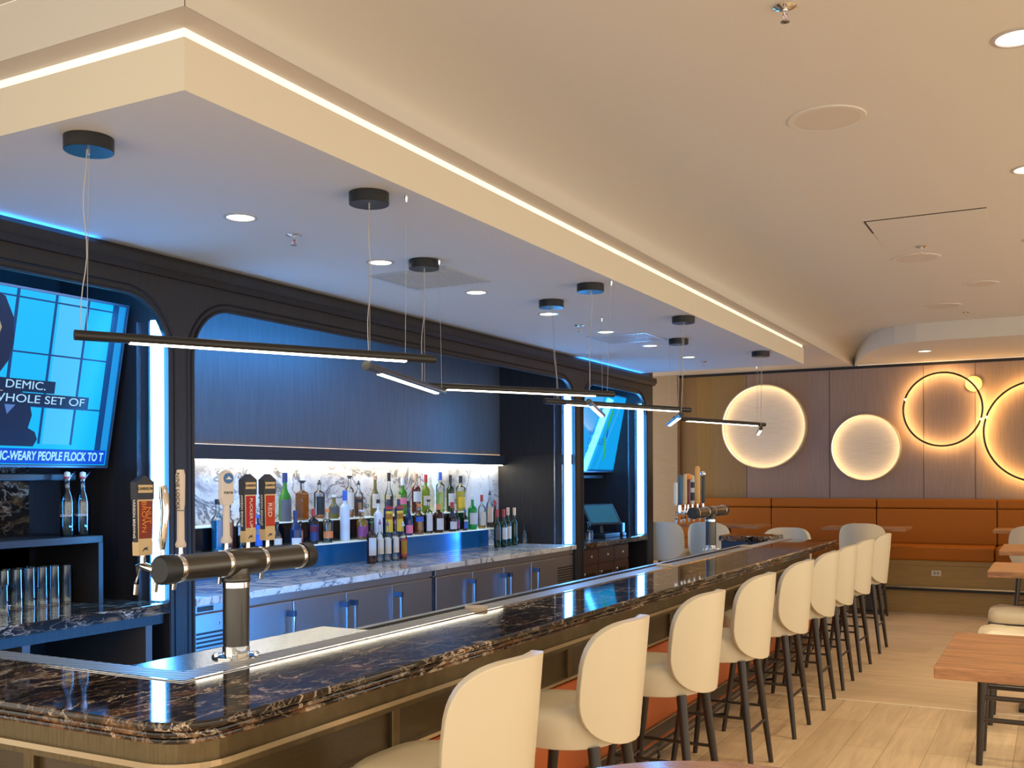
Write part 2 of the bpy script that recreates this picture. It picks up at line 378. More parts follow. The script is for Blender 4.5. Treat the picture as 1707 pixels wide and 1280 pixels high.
# ================================================================== LED strips of the recesses
def led(name, box, m, label, group='light strips of the back bar'):
    return tag(MB().box(*box).build(name, m), label, 'light strip', group)
led('led_strip', (-4.605, -4.535, 4.221, 4.254, 1.01, 2.62), M['led'], 'blue-white vertical light strip beside the large television')
led('led_strip', (-4.605, -4.535, 9.816, 9.849, 1.01, 2.62), M['led'], 'blue-white vertical light strip at the far end of the bottle recess')
led('led_strip', (-4.605, -4.535, 11.946, 11.979, 1.01, 2.62), M['led'], 'blue-white vertical light strip in the far recess by the end wall')
for a, b_, w in ((2.37, 4.255, 'television recess nearest the camera'), (4.445, 9.85, 'long bottle recess'), (10.06, 11.98, 'far recess with the register')):
    led('led_strip', (-4.562, -4.544, a + .15, min(b_ - .15, 7.6) if a < 9 else b_ - .15, 2.785, 2.835), M['led_hid'], 'blue light strip tucked behind the header of the ' + w)
led('led_strip', (XB + .006, XB + .028, YS + .1, 3.75, 2.951, 2.954), M['led_crown'], 'blue light strip on the crown moulding above the large television')
led('led_strip', (XB + .006, XB + .028, 9.9, YE - .1, 2.951, 2.954), M['led_crown'], 'blue light strip on the crown moulding above the far recess')
led('led_strip', (-4.605, -4.535, 4.446, 4.465, 1.01, 2.62), M['led'], 'added unseen blue-white vertical light strip on the near side of the long bottle recess')  # unseen strip, added for more blue light on the soffit
led('led_strip', (-4.605, -4.535, 10.061, 10.08, 1.01, 2.62), M['led'], 'added unseen blue-white vertical light strip on the near side of the register recess')  # likewise added out of view to strengthen the blue light
mb = MB()
for y in (4.255, 9.85, 11.98): mb.box(-4.735, -4.722, y - .02, y - .0005, 1.0, 2.62).box(-4.645, -4.637, y - .014, y - .0005, 1.0, 2.62)
struct(mb.build('trim_14', mat('strip_channel', (.35, .37, .42), .25, .9)))

# ================================================================== BACK BAR: middle bay
struct(MB().box(XN - .02, XN, 4.415, 9.88, 1.0, 1.845).build('wall_left', M['whmarble']))
t = thing('wall_shelf', 'grey-brown wooden valance shelf running above the lit marble splashback', 'shelf', (-5.37, 7.15, 1.85))
MB().box(-.05, .05, -2.70, 2.70, 0, .105).build('shelf_board', M['dkwood_h'], t, bevel=.004)
MB().box(-.045, .02, -2.67, 2.67, -.008, 0).build('light_strip', M['led_warm'], t)
MB().box(-.03, -.012, -2.67, 2.67, .105, .111).build('light_strip', mat('led_soft_amber', (1, .8, .5), .5, emit=(1, .62, .30), es=1.6), t)
mb = MB(); mb.box(XN, x0 - .0, 9.835, 9.8495, 1.85, 1.955)
struct(mb.build('trim_15', M['dkwood_h']))
t = tag(MB().box(XN, XB + .02, 4.447, 9.848, .955, 1.0).build('worktop', M['whmarble'], bevel=.004), 'white veined marble worktop on the steel bar refrigerators', 'worktop')
t['category'] = 'worktop'

# stepped bottle display
t = thing('bottle_display', 'two-step lit bottle riser with glossy front coloured as blue-lit on the marble worktop', 'display riser', (-5.25, 7.1, 1.0))
blue_lit_face = mat('riser_lit_blue', (.015, .18, .62), .16, .3)  # blue light reflected in the metal front is put into its base colour
MB().box(-.14, .0, -2.05, 2.22, .0, .185).build('riser', blue_lit_face, t)
MB().box(-.16, .145, -2.05, 2.24, .185, .195).build('lower_shelf', mat('lit_acrylic', (.72, .78, .70), .25, emit=(.8, .9, .72), es=.22), t)
MB().box(-.16, .0, -2.05, 1.72, .195, .367).build('riser', M['screen_blk'], t)
MB().box(-.16, .02, -2.05, 1.74, .367, .377).build('upper_shelf', _m if False else bpy.data.materials['lit_acrylic'], t)

# refrigerators
def fridge(name, label, ya, yb, doors, grille, badge):
    t = thing(name, label, 'refrigerator', (-4.9, (ya + yb) / 2, 0), 0, 'steel bar refrigerators'); yc = (ya + yb) / 2; X = .38
    MB().box(-.40, X - .02, ya - yc, yb - yc, .08, .955).build('body', M['steel'], t)
    MB().box(X - .02, X + .005, ya - yc, yb - yc, .905, .953).build('top_rail', M['steel'], t, bevel=.003)
    MB().box(-.40, X - .06, ya - yc + .02, yb - yc - .02, 0, .08).build('plinth', M['blackmetal'], t)
    for a, b_, side in doors:
        d = MB().box(X - .018, X + .012, a - yc + .004, b_ - yc - .004, .11, .893).build('door', M['steel'], t, bevel=.005)
        y = (b_ - yc - .05) if side > 0 else (a - yc + .05)
        MB().box(X + .055, X + .073, y - .010, y + .010, .28, .825).build('handle', M['chrome'], d, bevel=.003)
        for z_ in (.795, .27): MB().box(X + .012, X + .075, y - .016, y + .016, z_, z_ + .04).build('bracket', colm('handle_bracket', (.10, .13, .2), .3, .8), d, bevel=.003)
    a, b_ = grille
    g_ = MB().box(X - .018, X + .006, a - yc + .004, b_ - yc - .004, .11, .897).build('vent_panel', M['steel'], t, bevel=.003)
    mb = MB(); z = .775
    while z > .16: mb.box(X + .0062, X + .0085, a - yc + .02, b_ - yc - .02, z, z + .013); z -= .026
    mb.build('louvre', M['blackmetal'], g_)
    MB().lathe([(.008, 0), (.008, .006), (0, .007)], (X + .006, 0 + (a + b_) / 2 - yc + .03, .83), 12, 'x').build('bolt', M['chrome'], g_)
    if badge:
        bd = MB().box(X + .0052, X + .008, a - yc + .03, a - yc + .16, .914, .944).build('badge', M['blackmetal'], t)
        text('lettering', 'Silver', .028, M['chrome'], bd, (X + .0085, a - yc + .095, .929), *FX)
fridge('bar_refrigerator', 'left stainless bar refrigerator with louvred vent panel behind the beer tower', 4.45, 7.07,
       [(4.80, 5.34, 1), (5.34, 5.915, 1), (5.915, 6.493, -1), (6.493, 7.065, -1)], (4.455, 4.80), True)
fridge('bar_refrigerator', 'right stainless bar refrigerator with vent panel at the far end of the marble worktop', 7.12, 9.84,
       [(7.12, 7.716, 1), (7.716, 8.287, 1), (8.287, 8.848, -1), (8.848, 9.43, -1)], (9.43, 9.835), False)

# ================================================================== BACK BAR: left bay
tag(MB().box(XN, XB + .02, 2.375, 4.25, .94, 1.0).build('worktop', M['dkmarble2'], bevel=.006), 'dark brown marble worktop under the large television', 'worktop')
t = thing('back_counter', 'open black shelving unit below the dark marble worktop', 'counter', (-4.95, 3.31, 0))
mb = MB().box(-.45, .42, -.93, .93, .88, .94).box(-.45, -.43, -.93, .93, 0, .88).box(-.45, .40, -.93, .93, .0, .10)
mb.build('carcass', M['dkwood'], t)
for y in (-.93, .02, .80): MB().box(-.43, .42, y, y + .045, .10, .88).build('divider', mat('divider_wood', (.10, .085, .075), .5) if y > -.9 else M['dkwood'], t)
MB().box(-.43, .30, .07, .80, .42, .44).build('shelf', M['groove'], t)
# raised shelf box standing on the worktop
t = thing('shelf_box', 'black open shelf box with glasses inside, on the dark marble worktop', 'shelf', (-5.12, 3.24, 1.0))
MB().box(-.28, .27, -.84, .85, .345, .385).build('top', M['dkwood_h'], t, bevel=.003)
MB().box(-.28, .27, .82, .85, 0, .345).build('side_panel', M['dkwood'], t)
MB().box(-.28, .27, -.84, -.81, 0, .345).build('side_panel', M['dkwood'], t)
MB().box(-.29, -.28, -.84, .85, 0, .345).build('back_panel', M['groove'], t)
struct(MB().box(XN, XN + .02, 2.38, 4.02, 1.0, 1.78).build('wall_left', M['dkmarble2']))

# ================================================================== BACK BAR: right bay
tag(MB().box(XN, XB + .02, 10.065, 11.975, .94, 1.0).build('worktop', M['dkmarble'], bevel=.006), 'dark marble worktop under the register in the far recess', 'worktop')
t = thing('base_cabinet', 'reddish brown panelled cabinet below the dark marble worktop in the far recess', 'cabinet', (-4.95, 10.75, 0))
MB().box(-.45, .40, -.68, .72, 0, .94).build('body', M['cab'], t)
for k in range(3):
    y = -.66 + k * .46
    d = MB().box(.40, .42, y, y + .44, .08, .74).build('door', M['cab'], t, bevel=.003)
    MB().box(.4201, .422, y + .07, y + .37, .15, .66).build('inset_panel', mat('cabinet_inset', (.012, .008, .007), .2), d)
    MB().lathe([(.006, 0), (.006, .015), (.014, .02), (0, .032)], (.42, y + .04, .66), 12, 'x').build('knob', M['chrome'], d)
    d = MB().box(.40, .42, y, y + .44, .76, .92).build('drawer', M['cab'], t, bevel=.003)
    MB().lathe([(.006, 0), (.006, .015), (.014, .02), (0, .032)], (.42, y + .22, .84), 12, 'x').build('knob', M['chrome'], d)

# ================================================================== TELEVISIONS
def tv(label, yc, kind, W_=1.66, H_=.93):
    t = thing('television', label, 'television', (-4.945, yc, 1.79), 0, None); t.rotation_euler = (0, math.radians(11.5), 0)
    hw = W_ / 2
    MB().box(-.05, -.004, -hw - .012, hw + .012, -.012, H_ + .012).build('housing', M['blackmetal'], t, bevel=.006)
    MB().box(-.012, .003, -hw - .014, hw + .014, -.016, -.004).box(-.012, .003, -hw - .014, hw + .014, H_ + .002, H_ + .014).box(-.012, .003, -hw - .014, -hw - .004, -.01, H_ + .01).box(-.012, .003, hw + .004, hw + .014, -.01, H_ + .01).build('bezel', mat('bezel_grey', (.10, .11, .13), .3, .6), t)
    MB().box(-.24, -.05, -.2, .2, .35, .6).build('wall_bracket', M['blackmetal'], t)
    def rect(par, name, y0, y1, z0, z1, m, x=.0012): return MB().box(-.003, x, y0, y1, z0, z1).build(name, m, par)
    if kind == 1:
        s = rect(t, 'screen', -hw, hw, 0, H_, emm('pic_cyan', (.0, .46, .96), .98), 0.0)
        bar = emm('pic_navy', (.0, .045, .22), .8)
        mb = MB()
        for y, w in ((.14, .018), (.37, .015), (.575, .015)): mb.box(0, .0015, y - w, y, .115, H_)
        for z in (.315, .60, .885): mb.box(0, .0014, -hw, .74, z, z + .009)
        mb.box(0, .0015, .735, .775, .085, H_)
        mb.build('window_bars', bar, s)
        MB().box(0, .0011, .385, .56, .115, H_).build('window_pane', emm('pic_pale', (.06, .52, .96), .95), s)
        MB().box(0, .0010, .775, .822, .085, H_).build('marble_edge', emm('pic_edge', (.01, .30, .75), .9), s)
        MB().box(0, .0012, .822, hw, 0, H_).build('picture_edge', emm('pic_edge2', (.0, .10, .42), .9), s)
        hair = [(-0.080, .93), (0.060, .88), (0.120, .78), (0.140, .65), (0.120, .55), (0.070, .47), (0.150, .41), (0.220, .40), (0.280, .33), (0.300, .27), (0.285, .2), (0.330, .18), (0.350, .14), (0.330, .10), (-.5, .10), (-.5, .93)]
        MB().prism(hair, 0, .0018, 'x').build('presenter', emm('pic_dark', (.004, .012, .06), .8), s)
        MB().prism([(-0.130, .86), (0.000, .84), (0.060, .72), (0.020, .55), (-0.080, .48), (-0.230, .55)], .0018, .0022, 'x').build('presenter_face', emm('pic_skin', (.45, .36, .24), .8), s)
        MB().prism([(-0.170, .40), (-0.030, .46), (0.110, .40), (0.090, .27), (-0.130, .25)], .0018, .0022, 'x').build('presenter_shirt', emm('pic_shirt', (.42, .38, .26), .8), s)
        MB().prism([(0.110, .37), (0.170, .39), (0.220, .37), (0.260, .33), (0.200, .33), (0.150, .27)], .0022, .0026, 'x').build('shirt_pattern', emm('pic_patt', (.10, .22, .62), .8), s)
        blk = emm('pic_caption', (.0, .012, .06), .8); wht = emm('pic_text', (.38, .66, .95), 1.0)
        c1 = MB().box(.0018, .0032, -.45, .42, .395, .462).build('caption_box', blk, s)
        text('lettering', 'DEMIC.', .062, wht, c1, (.0035, .365, .430), *FX, align='RIGHT', sx=1.25)
        c2 = MB().box(.0018, .0032, -.60, .65, .322, .390).build('caption_box', blk, s)
        text('lettering', 'WHOLE SET OF', .062, wht, c2, (.0035, .625, .356), *FX, align='RIGHT', sx=1.35)
        tk = MB().box(.0018, .0032, -hw, .815, .005, .088).build('ticker_bar', emm('pic_ticker', (.0, .06, .62), .95), s)
        text('lettering', 'MIC-WEARY PEOPLE FLOCK TO T', .068, emm('pic_text2', (.35, .75, 1.0), 1.0), tk, (.0035, .80, .046), *FX, align='RIGHT', sx=.68, bold=.0018)
    else:
        s = rect(t, 'screen', -hw, hw, 0, H_, emm('pic2_cyan', (.0, .34, .80), .95), 0.0)
        MB().prism([(.43, .80), (.47, .75), (.45, .66), (.40, .56), (.40, .45), (.36, .38), (.45, .24), (.44, .15), (.38, .12), (.40, .22), (.30, .35), (.34, .46), (.35, .60), (.39, .70)], 0, .0015, 'x').build('green_squiggle', emm('pic2_green', (.02, .42, .16), .9), s)
        MB().prism([(.38, .56), (.41, .48), (.40, .40), (.35, .44)], .0015, .002, 'x').build('blue_swirl', emm('pic2_blue', (.0, .12, .7), .9), s)
        tm = emm('pic2_text', (.0, .12, .62), .9)
        for k, w in enumerate(('WINE', 'DOUBLE', 'ING')): text('lettering', w, .105, tm, s, (.001, -.16, .46 - k * .105), *FX, align='LEFT', sx=1.2)
        MB().box(0, .0012, -hw, hw, -.0, .02).build('picture_edge', emm('pic2_edge', (.0, .10, .35), .8), s)
    return t
tv('large wall television showing a news presenter and captions, left end of the back bar', 3.36, 1)
tv('far wall television with a bright blue menu picture, above the register', 11.19, 2)
# soundbars under the screens
for yc, lb in ((3.36, 'slim black bar speaker mounted under the news television'), (11.19, 'slim black bar speaker mounted under the far menu television')):
    tag(MB().box(-5.12, -5.03, yc - .75, yc + .70, 1.70, 1.745).build('soundbar', M['blackmetal'], bevel=.01), lb, 'speaker')

# ================================================================== BOTTLES
LAB = {'white': (.62, .62, .60), 'cream': (.66, .58, .44), 'black': (.012, .012, .012), 'red': (.45, .03, .03), 'orange': (.80, .22, .05), 'pink': (.75, .18, .28),
       'blue': (.03, .12, .5), 'yellow': (.85, .55, .03), 'peach': (.72, .48, .30), 'purple': (.28, .06, .2), 'grey': (.10, .09, .09), 'navy': (.01, .03, .12)}
def profile(kind, r, h, k=1.0):
    """outline of the glass; k shrinks it for the filling"""
    nr = r * {'wine': .34, 'round': .32, 'square': .32, 'tall': .38, 'flask': .34, 'bulb': .33}.get(kind, .34)
    sh = {'wine': .58, 'round': .60, 'square': .66, 'tall': .66, 'flask': .50, 'bulb': .42}[kind]; ne = {'wine': .74, 'round': .74, 'square': .76, 'tall': .76, 'flask': .66, 'bulb': .72}[kind]
    bl = r * (.72 if kind == 'flask' else 1.0)
    p = [(bl * .85, 0), (bl, .012), (r, h * sh * .5 if kind == 'flask' else .03), (r, h * sh)]
    for i in range(1, 6):
        t = i / 6; p.append((r + (nr - r) * (.5 - .5 * math.cos(pi * t)), h * (sh + (ne - sh) * t)))
    p += [(nr, h * ne), (nr * .95, h * .93), (nr * 1.15, h * .935), (nr * 1.15, h * .95)]
    return [(a * k, b_) for a, b_ in p]
def bottle(name, label, kind, X, Y, Z, r, h, glass, liq=None, fill=.6, cap='black', capk='cap', labels=(), sq=False, cat='bottle', group=None):
    t = thing(name, label, cat, (X, Y, Z), random.uniform(-.15, .15), group)
    seg = 4 if sq else 18; r2 = r * 1.25 if sq else r
    pr = profile(kind, r2, h); rz = pi / 4 if sq else 0
    def L(prof, nm, m, par, sm=True):
        o = MB().lathe(prof, (0, 0, 0), seg).build(nm, m, par); o.rotation_euler = (0, 0, rz); return o
    bd = L(pr, 'glass_body', glass, t)
    if sq: bd.modifiers.new('b', 'BEVEL').width = r * .25; bd.modifiers['b'].segments = 3
    if liq is not None:
        pl = [(a * .93, max(b_, .006)) for a, b_ in pr if b_ <= h * fill]
        rr = pl[-1][0]
        pl = pl + [(rr, h * fill)] if pl[-1][1] < h * fill and kind != 'x' else pl
        # follow the outline up to the fill level
        L(pl, 'liquid', liq, t)
    nr = pr[-1][0]; cm = colm('cap_' + cap, LAB.get(cap, (.02, .02, .02)) if cap not in ('silver', 'cork', 'green', 'gold') else {'silver': (.7, .72, .75), 'cork': (.5, .3, .15), 'green': (.02, .2, .06), 'gold': (.6, .45, .2)}[cap], .35)
    if capk == 'cap': MB().lathe([(nr * 1.12, h * .90), (nr * 1.15, h), (nr * .9, h * 1.003)], seg=14).build('cap', cm, t)
    elif capk == 'long': MB().lathe([(nr * 1.1, h * .80), (nr * 1.12, h), (nr * .9, h * 1.003)], seg=14).build('foil', cm, t)
    elif capk == 'stopper': MB().lathe([(nr * .9, h * .93), (nr * .9, h * .96), (nr * 1.5, h * .962), (nr * 1.5, h), (0, h * 1.002)], seg=14).build('stopper', cm, t)
    elif capk == 'pourer': MB().lathe([(nr * 1.1, h * .88), (nr * 1.1, h * .91), (nr * .55, h * .92), (nr * .35, h)], seg=10).build('pourer', cm, t)
    for i, (lc, z0, z1) in enumerate(labels):
        m_ = colm('label_' + lc, LAB[lc], .5)
        if sq: MB().box(r * .90 + .0, r * .905 + .0015, -r * .72, r * .72, h * z0, h * z1).build('label', m_, t)
        else:
            mb = MB(); bm = mb.bm; ra = r * 1.012
            if kind == 'flask': ra = r * 1.02
            A = []
            for s_ in range(13):
                a = -1.25 + 2.5 * s_ / 12 - .25; A.append((bm.verts.new((ra * math.cos(a), ra * math.sin(a), h * z0)), bm.verts.new((ra * math.cos(a), ra * math.sin(a), h * z1))))
            for p, q in zip(A, A[1:]): f = bm.faces.new((p[0], q[0], q[1], p[1])); f.smooth = True
            mb.build('label', m_, t)
    return t
G = M['glass']
gg = lambda n, c, t=.35: liqm('glass_' + n, c, t)
green = gg('green', (.06, .26, .02)); dgreen = gg('bottle_green', (.008, .03, .012), .05); brown = gg('brown', (.05, .014, .008), .1); navy = gg('navy', (.01, .03, .10), .08)
olive = gg('olive', (.22, .18, .04)); emer = gg('emerald', (.01, .32, .06), .25); dark = gg('dark', (.012, .008, .008), .02)
amber = liqm('liq_amber', (.52, .20, .02)); gold = liqm('liq_gold', (.62, .38, .05)); whisky = liqm('liq_whisky', (.26, .07, .012), .3); redl = liqm('liq_red', (.22, .006, .012), .2)
bluel = liqm('liq_blue', (.01, .26, .46), .3); wat = thin_glass('liq_clear', (.86, .89, .88), .05); lemon = liqm('liq_lemon', (.72, .62, .03), .4); lime = liqm('liq_lime', (.50, .66, .22), .55); brn = liqm('liq_brown', (.14, .035, .012), .15)
T1 = (-5.165, 1.195); T2 = (-5.305, 1.377); T4 = (-5.20, 1.195); T0 = (-5.03, 1.0)
ST = 'spirit_bottle'; g1 = 'bottles on the lower step of the display'; g2 = 'bottles on the upper step of the display'; g0 = 'syrup and spirit bottles standing on the marble worktop'; g3 = 'wine bottles at the end of the marble worktop'
def B(lbl, kind, tier, Y, r, h, glass, liq=None, fill=.6, cap='black', capk='cap', labels=(), sq=False, grp=None, name=ST):
    bottle(name, lbl, kind, tier[0], Y, tier[1] + .0005, r, h, glass, liq, fill, cap, capk, labels, sq, 'bottle', grp)
B('square-shouldered clear bottle of bright blue liquor with black cap, leftmost on the steps', 'round', T4, 5.361, .044, .37, G, bluel, .60, 'black', 'cap', [], grp=g1)
B('bottle of dark red liqueur beside the blue one, behind the white paddle tap handle', 'round', T4, 5.475, .033, .34, G, redl, .60, 'black', 'cap', [], grp=g1)
B('dark bottle with white band label and black cap between the tap handles', 'round', T1, 5.56, .036, .305, G, dark, .35, 'black', 'cap', [('white', .36, .56)], grp=g1)
B('small royal blue bottle with white label between the two red tap handles', 'tall', T1, 5.735, .030, .25, navy, None, .5, 'blue', 'cap', [('blue', .1, .7), ('white', .42, .58)], grp=g1)
B('small squat clear bottle of dark liqueur, right of the red tap handle', 'bulb', T1, 5.942, .036, .19, G, brn, .4, 'black', 'cap', [('cream', .1, .35)], grp=g1)
B('dark blue bottle with long neck and white label, first clear of the tap handles', 'bulb', T1, 6.151, .044, .268, navy, None, .6, 'navy', 'long', [('white', .05, .22)], grp=g1)
B('dark spirit bottle with red round badge and white neck', 'square', T1, 6.367, .040, .276, dark, None, .6, 'red', 'long', [('navy', .1, .55), ('red', .34, .5)], grp=g1)
B('small red liqueur bottle half hidden behind the one with the red badge', 'round', (-5.23, 1.195), 6.285, .030, .18, G, redl, .7, 'black', 'cap', [], grp=g1)
B('clear gin bottle with bright orange label and orange cap', 'round', T1, 6.538, .045, .271, G, wat, .6, 'orange', 'cap', [('orange', .14, .34)], grp=g1)
B('tall frosted white vodka bottle, highest on the lower step', 'tall', T1, 6.769, .040, .415, M['glass_frost'], None, .6, 'blue', 'long', [('white', .2, .34)], grp=g1)
B('wide amber whisky bottle with purple label', 'round', T1, 7.003, .050, .248, G, gold, .68, 'silver', 'stopper', [('purple', .1, .45)], grp=g1)
B('opaque white bottle with black cap behind the syrup bottles', 'round', T4, 7.285, .040, .33, colm('white_bottle', (.72, .74, .76), .25), None, .6, 'black', 'cap', [], grp=g1)
for y_, lb in ((7.385, 'dark liqueur bottle with yellow and orange fruit label, left of the pair'), (7.547, 'dark liqueur bottle with yellow and orange fruit label, right of the pair')):
    B(lb, 'tall', T1, y_, .040, .366, navy, None, .6, 'gold', 'cap', [('yellow', .12, .62), ('orange', .42, .56), ('red', .66, .74)], grp=g1)
B('dark blue bottle with pink label on the lower step', 'bulb', T1, 7.703, .039, .309, navy, None, .6, 'black', 'long', [('pink', .06, .3)], grp=g1)
B('amber bottle with blue and clear label and orange top', 'round', T1, 7.870, .045, .278, G, amber, .5, 'orange', 'cap', [('blue', .42, .58)], grp=g1)
B('clear bottle with large white label and black stopper', 'round', T1, 8.035, .038, .315, G, wat, .5, 'black', 'stopper', [('white', .08, .58)], grp=g1)
B('wide dark brown bottle with orange neck', 'square', T1, 8.209, .048, .27, brown, None, .6, 'orange', 'long', [('white', .10, .5)], grp=g1)
B('dark cognac bottle with red wax neck and white label', 'bulb', T1, 8.457, .044, .281, dark, None, .6, 'red', 'long', [('white', .08, .34)], grp=g1)
B('short dark purple bottle beside the cognac with the red neck', 'round', (-5.2, 1.195), 8.60, .030, .2, dark, None, .6, 'purple', 'cap', [('purple', .1, .5)], grp=g1)
B('short dark bottle with blue and silver label beside the green gin', 'round', T1, 8.70, .030, .2, dark, None, .6, 'blue', 'cap', [('blue', .08, .4), ('white', .42, .52)], grp=g1)
B('bright green gin bottle with white label and silver cap', 'round', T1, 8.845, .046, .333, emer, None, .6, 'silver', 'cap', [('white', .16, .5)], grp=g1)
B('clear bottle with dark red cap and red lettering on the label', 'round', T1, 9.032, .038, .342, G, gold, .1, 'red', 'long', [('cream', .1, .5)], grp=g1)
B('clear bottle with peach label and black pouring spout', 'round', T1, 9.198, .036, .385, G, brn, .15, 'black', 'pourer', [('peach', .16, .56)], grp=g1)
B('dark bottle with red foil at the right end of the lower step', 'wine', T1, 9.31, .032, .28, dark, None, .6, 'red', 'long', [], grp=g1)
# upper step
B('green sparkling wine bottle with cork and dark label', 'bulb', T2, 6.194, .049, .377, green, None, .6, 'navy', 'long', [('grey', .0, .45)], grp=g2)
B('rectangular amber whisky bottle with black stopper', 'square', T2, 6.401, .043, .316, G, amber, .66, 'black', 'stopper', [], True, grp=g2)
B('clear bourbon bottle with black label and pouring spout', 'square', T2, 6.615, .044, .320, G, amber, .12, 'black', 'pourer', [('black', .12, .58)], grp=g2)
B('short olive flask with dark label', 'bulb', T2, 6.806, .044, .196, olive, None, .6, 'silver', 'cap', [('grey', .2, .5)], grp=g2)
B('slim clear bottle with white label and black cap, half behind the frosted bottle', 'tall', T2, 7.019, .034, .354, G, amber, .15, 'black', 'stopper', [('cream', .2, .6)], grp=g2)
B('brown rum bottle with black pouring spout', 'round', T2, 7.146, .038, .313, G, whisky, .56, 'black', 'pourer', [('black', .4, .5)], grp=g2)
B('olive yellow glass bottle with cream label and brown cap', 'bulb', T2, 7.387, .042, .355, olive, None, .6, 'cork', 'cap', [('cream', .2, .55)], grp=g2)
B('clear bottle with long black cap above the fruit label bottles', 'bulb', T2, 7.598, .039, .382, G, wat, .3, 'black', 'long', [('black', .2, .45)], grp=g2)
B('green bottle with pink label and white cap', 'wine', T2, 7.818, .039, .333, green, None, .6, 'silver', 'long', [('pink', .28, .46)], grp=g2)
B('dark red aperitif bottle with white label and cork stopper', 'round', T2, 8.042, .042, .375, G, redl, .66, 'cork', 'long', [('white', .3, .55)], grp=g2)
B('green wine bottle with red cap and pale label', 'wine', T2, 8.207, .038, .367, gg('yellow_green', (.20, .30, .02)), None, .6, 'red', 'long', [('cream', .2, .45)], grp=g2)
B('pale green clear bottle with blue cap', 'square', T2, 8.465, .042, .39, G, lime, .5, 'blue', 'long', [], grp=g2)
B('dark bottle with white label and black neck', 'round', T2, 8.654, .039, .362, dgreen, None, .6, 'black', 'long', [('white', .16, .5)], grp=g2)
B('clear bottle of yellow liquor with tall black cap, right end of the upper step', 'square', T2, 8.851, .046, .355, G, lemon, .56, 'black', 'long', [('yellow', .1, .4)], grp=g2)
# on the worktop
B('brown bottle with large white label and dark pouring spout, leftmost of the worktop group', 'round', T0, 6.95, .040, .385, brown, None, .6, 'green', 'pourer', [('white', .18, .56)], grp=g0)
for y_, h_, w_ in ((7.07, .365, 'left'), (7.18, .35, 'middle'), (7.295, .36, 'right')):
    B('clear syrup bottle with cream label, %s one of the three' % w_, 'round', T0, y_, .033, h_, G, wat, .3, 'purple', 'pourer', [('cream', .2, .56)], grp=g0, name='syrup_bottle')
B('red and yellow labelled bottle at the right of the worktop group', 'round', T0, 7.415, .034, .335, G, redl, .5, 'silver', 'pourer', [('red', .1, .55), ('yellow', .16, .5)], grp=g0)
for i, (y_, h_, lc, w_) in enumerate(((9.14, .39, 'grey', 'dark wine bottle with dark label, nearest of the four in the cluster'), (9.256, .385, 'white', 'dark wine bottle with white label in the cluster'), (9.37, .40, 'cream', 'dark wine bottle with cream label in the cluster'), (9.49, .395, None, 'dark wine bottle turned label away, beside the upturned glasses'))):
    B(w_, 'wine', (-5.045 + .012 * (i % 2), 1.0), y_, .036, h_, dgreen, None, .6, 'peach' if i > 1 else 'red', 'long', [(lc, .2, .52)] if lc else [], grp=g3, name='wine_bottle')

# stemmed glasses and tumblers
def stem_glass(label, loc, group, inverted=True, h=.19, r=.036):
    t = thing('wine_glass', label, 'glass', loc, 0, group)
    bowl = [(.004, .085), (.02, .09), (r * .95, .12), (r, .15), (r * .85, h)]; stem = [(.033, 0), (.033, .003), (.004, .008), (.004, .085)]
    f = (lambda p: [(a, h - b_) for a, b_ in p]) if inverted else (lambda p: p)
    MB().lathe(f(bowl), cap=False).build('bowl', M['glass'], t); MB().lathe(f(stem)).build('stem', M['glass'], t); return t
w0 = stem_glass('upturned stemmed glass, one of those after the wine bottles', (-5.13, 9.70, 1.0005), 'upturned glasses on the marble worktop', h=.23)
for k, (dx, y_) in enumerate(((-.12, 9.71), (.03, 9.79), (-.13, 9.795))):
    dup(w0, (-5.10 + dx, y_, 1.0005), label='upturned stemmed glass, one of those after the wine bottles')
w1 = stem_glass('upturned stemmed glass beside the register', (-4.78, 10.62, 1.0005), 'upturned glasses beside the register', h=.20)
for x_, y_ in ((-4.70, 10.70), (-4.86, 10.72), (-4.77, 10.80), (-4.66, 10.60)): dup(w1, (x_, y_, 1.0005), label='upturned stemmed glass beside the register')
def tumbler(label, loc, group, h, r0_, r1_):
    t = thing('drinking_glass', label, 'glass', loc, 0, group)
    MB().lathe([(r0_, 0), (r1_, h), (r1_ * .94, h), (r0_ * .92, .012), (0, .012)], seg=20, cap=False).build('glass_wall', M['glass'], t)
    MB().lathe([(r0_ * .90, 0.0125), (r0_ * .92, .022), (0, .023)], seg=20).build('glass_base', M['glass'], t); return t
lbl = 'tall upturned tumbler inside the black shelf box'
p0 = tumbler(lbl, (-5.03, 3.985, 1.0005), 'tall tumblers in the shelf box', .215, .039, .034)
for i in range(6):
    for j in range(2):
        if i or j: dup(p0, (-5.03 - .095 * j, 3.985 - .080 * i, 1.0005), label=lbl)
p1 = tumbler('short tumbler with a worn pale print at the left of the shelf box', (-4.93, 3.50, 1.0005), 'short tumblers in the shelf box', .15, .044, .040)
text('print', 'IT', .035, M['white'], p1, (.0435, .015, .03), *FX)
dup(p1, (-4.935, 3.40, 1.0005), label='short tumbler with a worn pale print, left one of the shelf box')
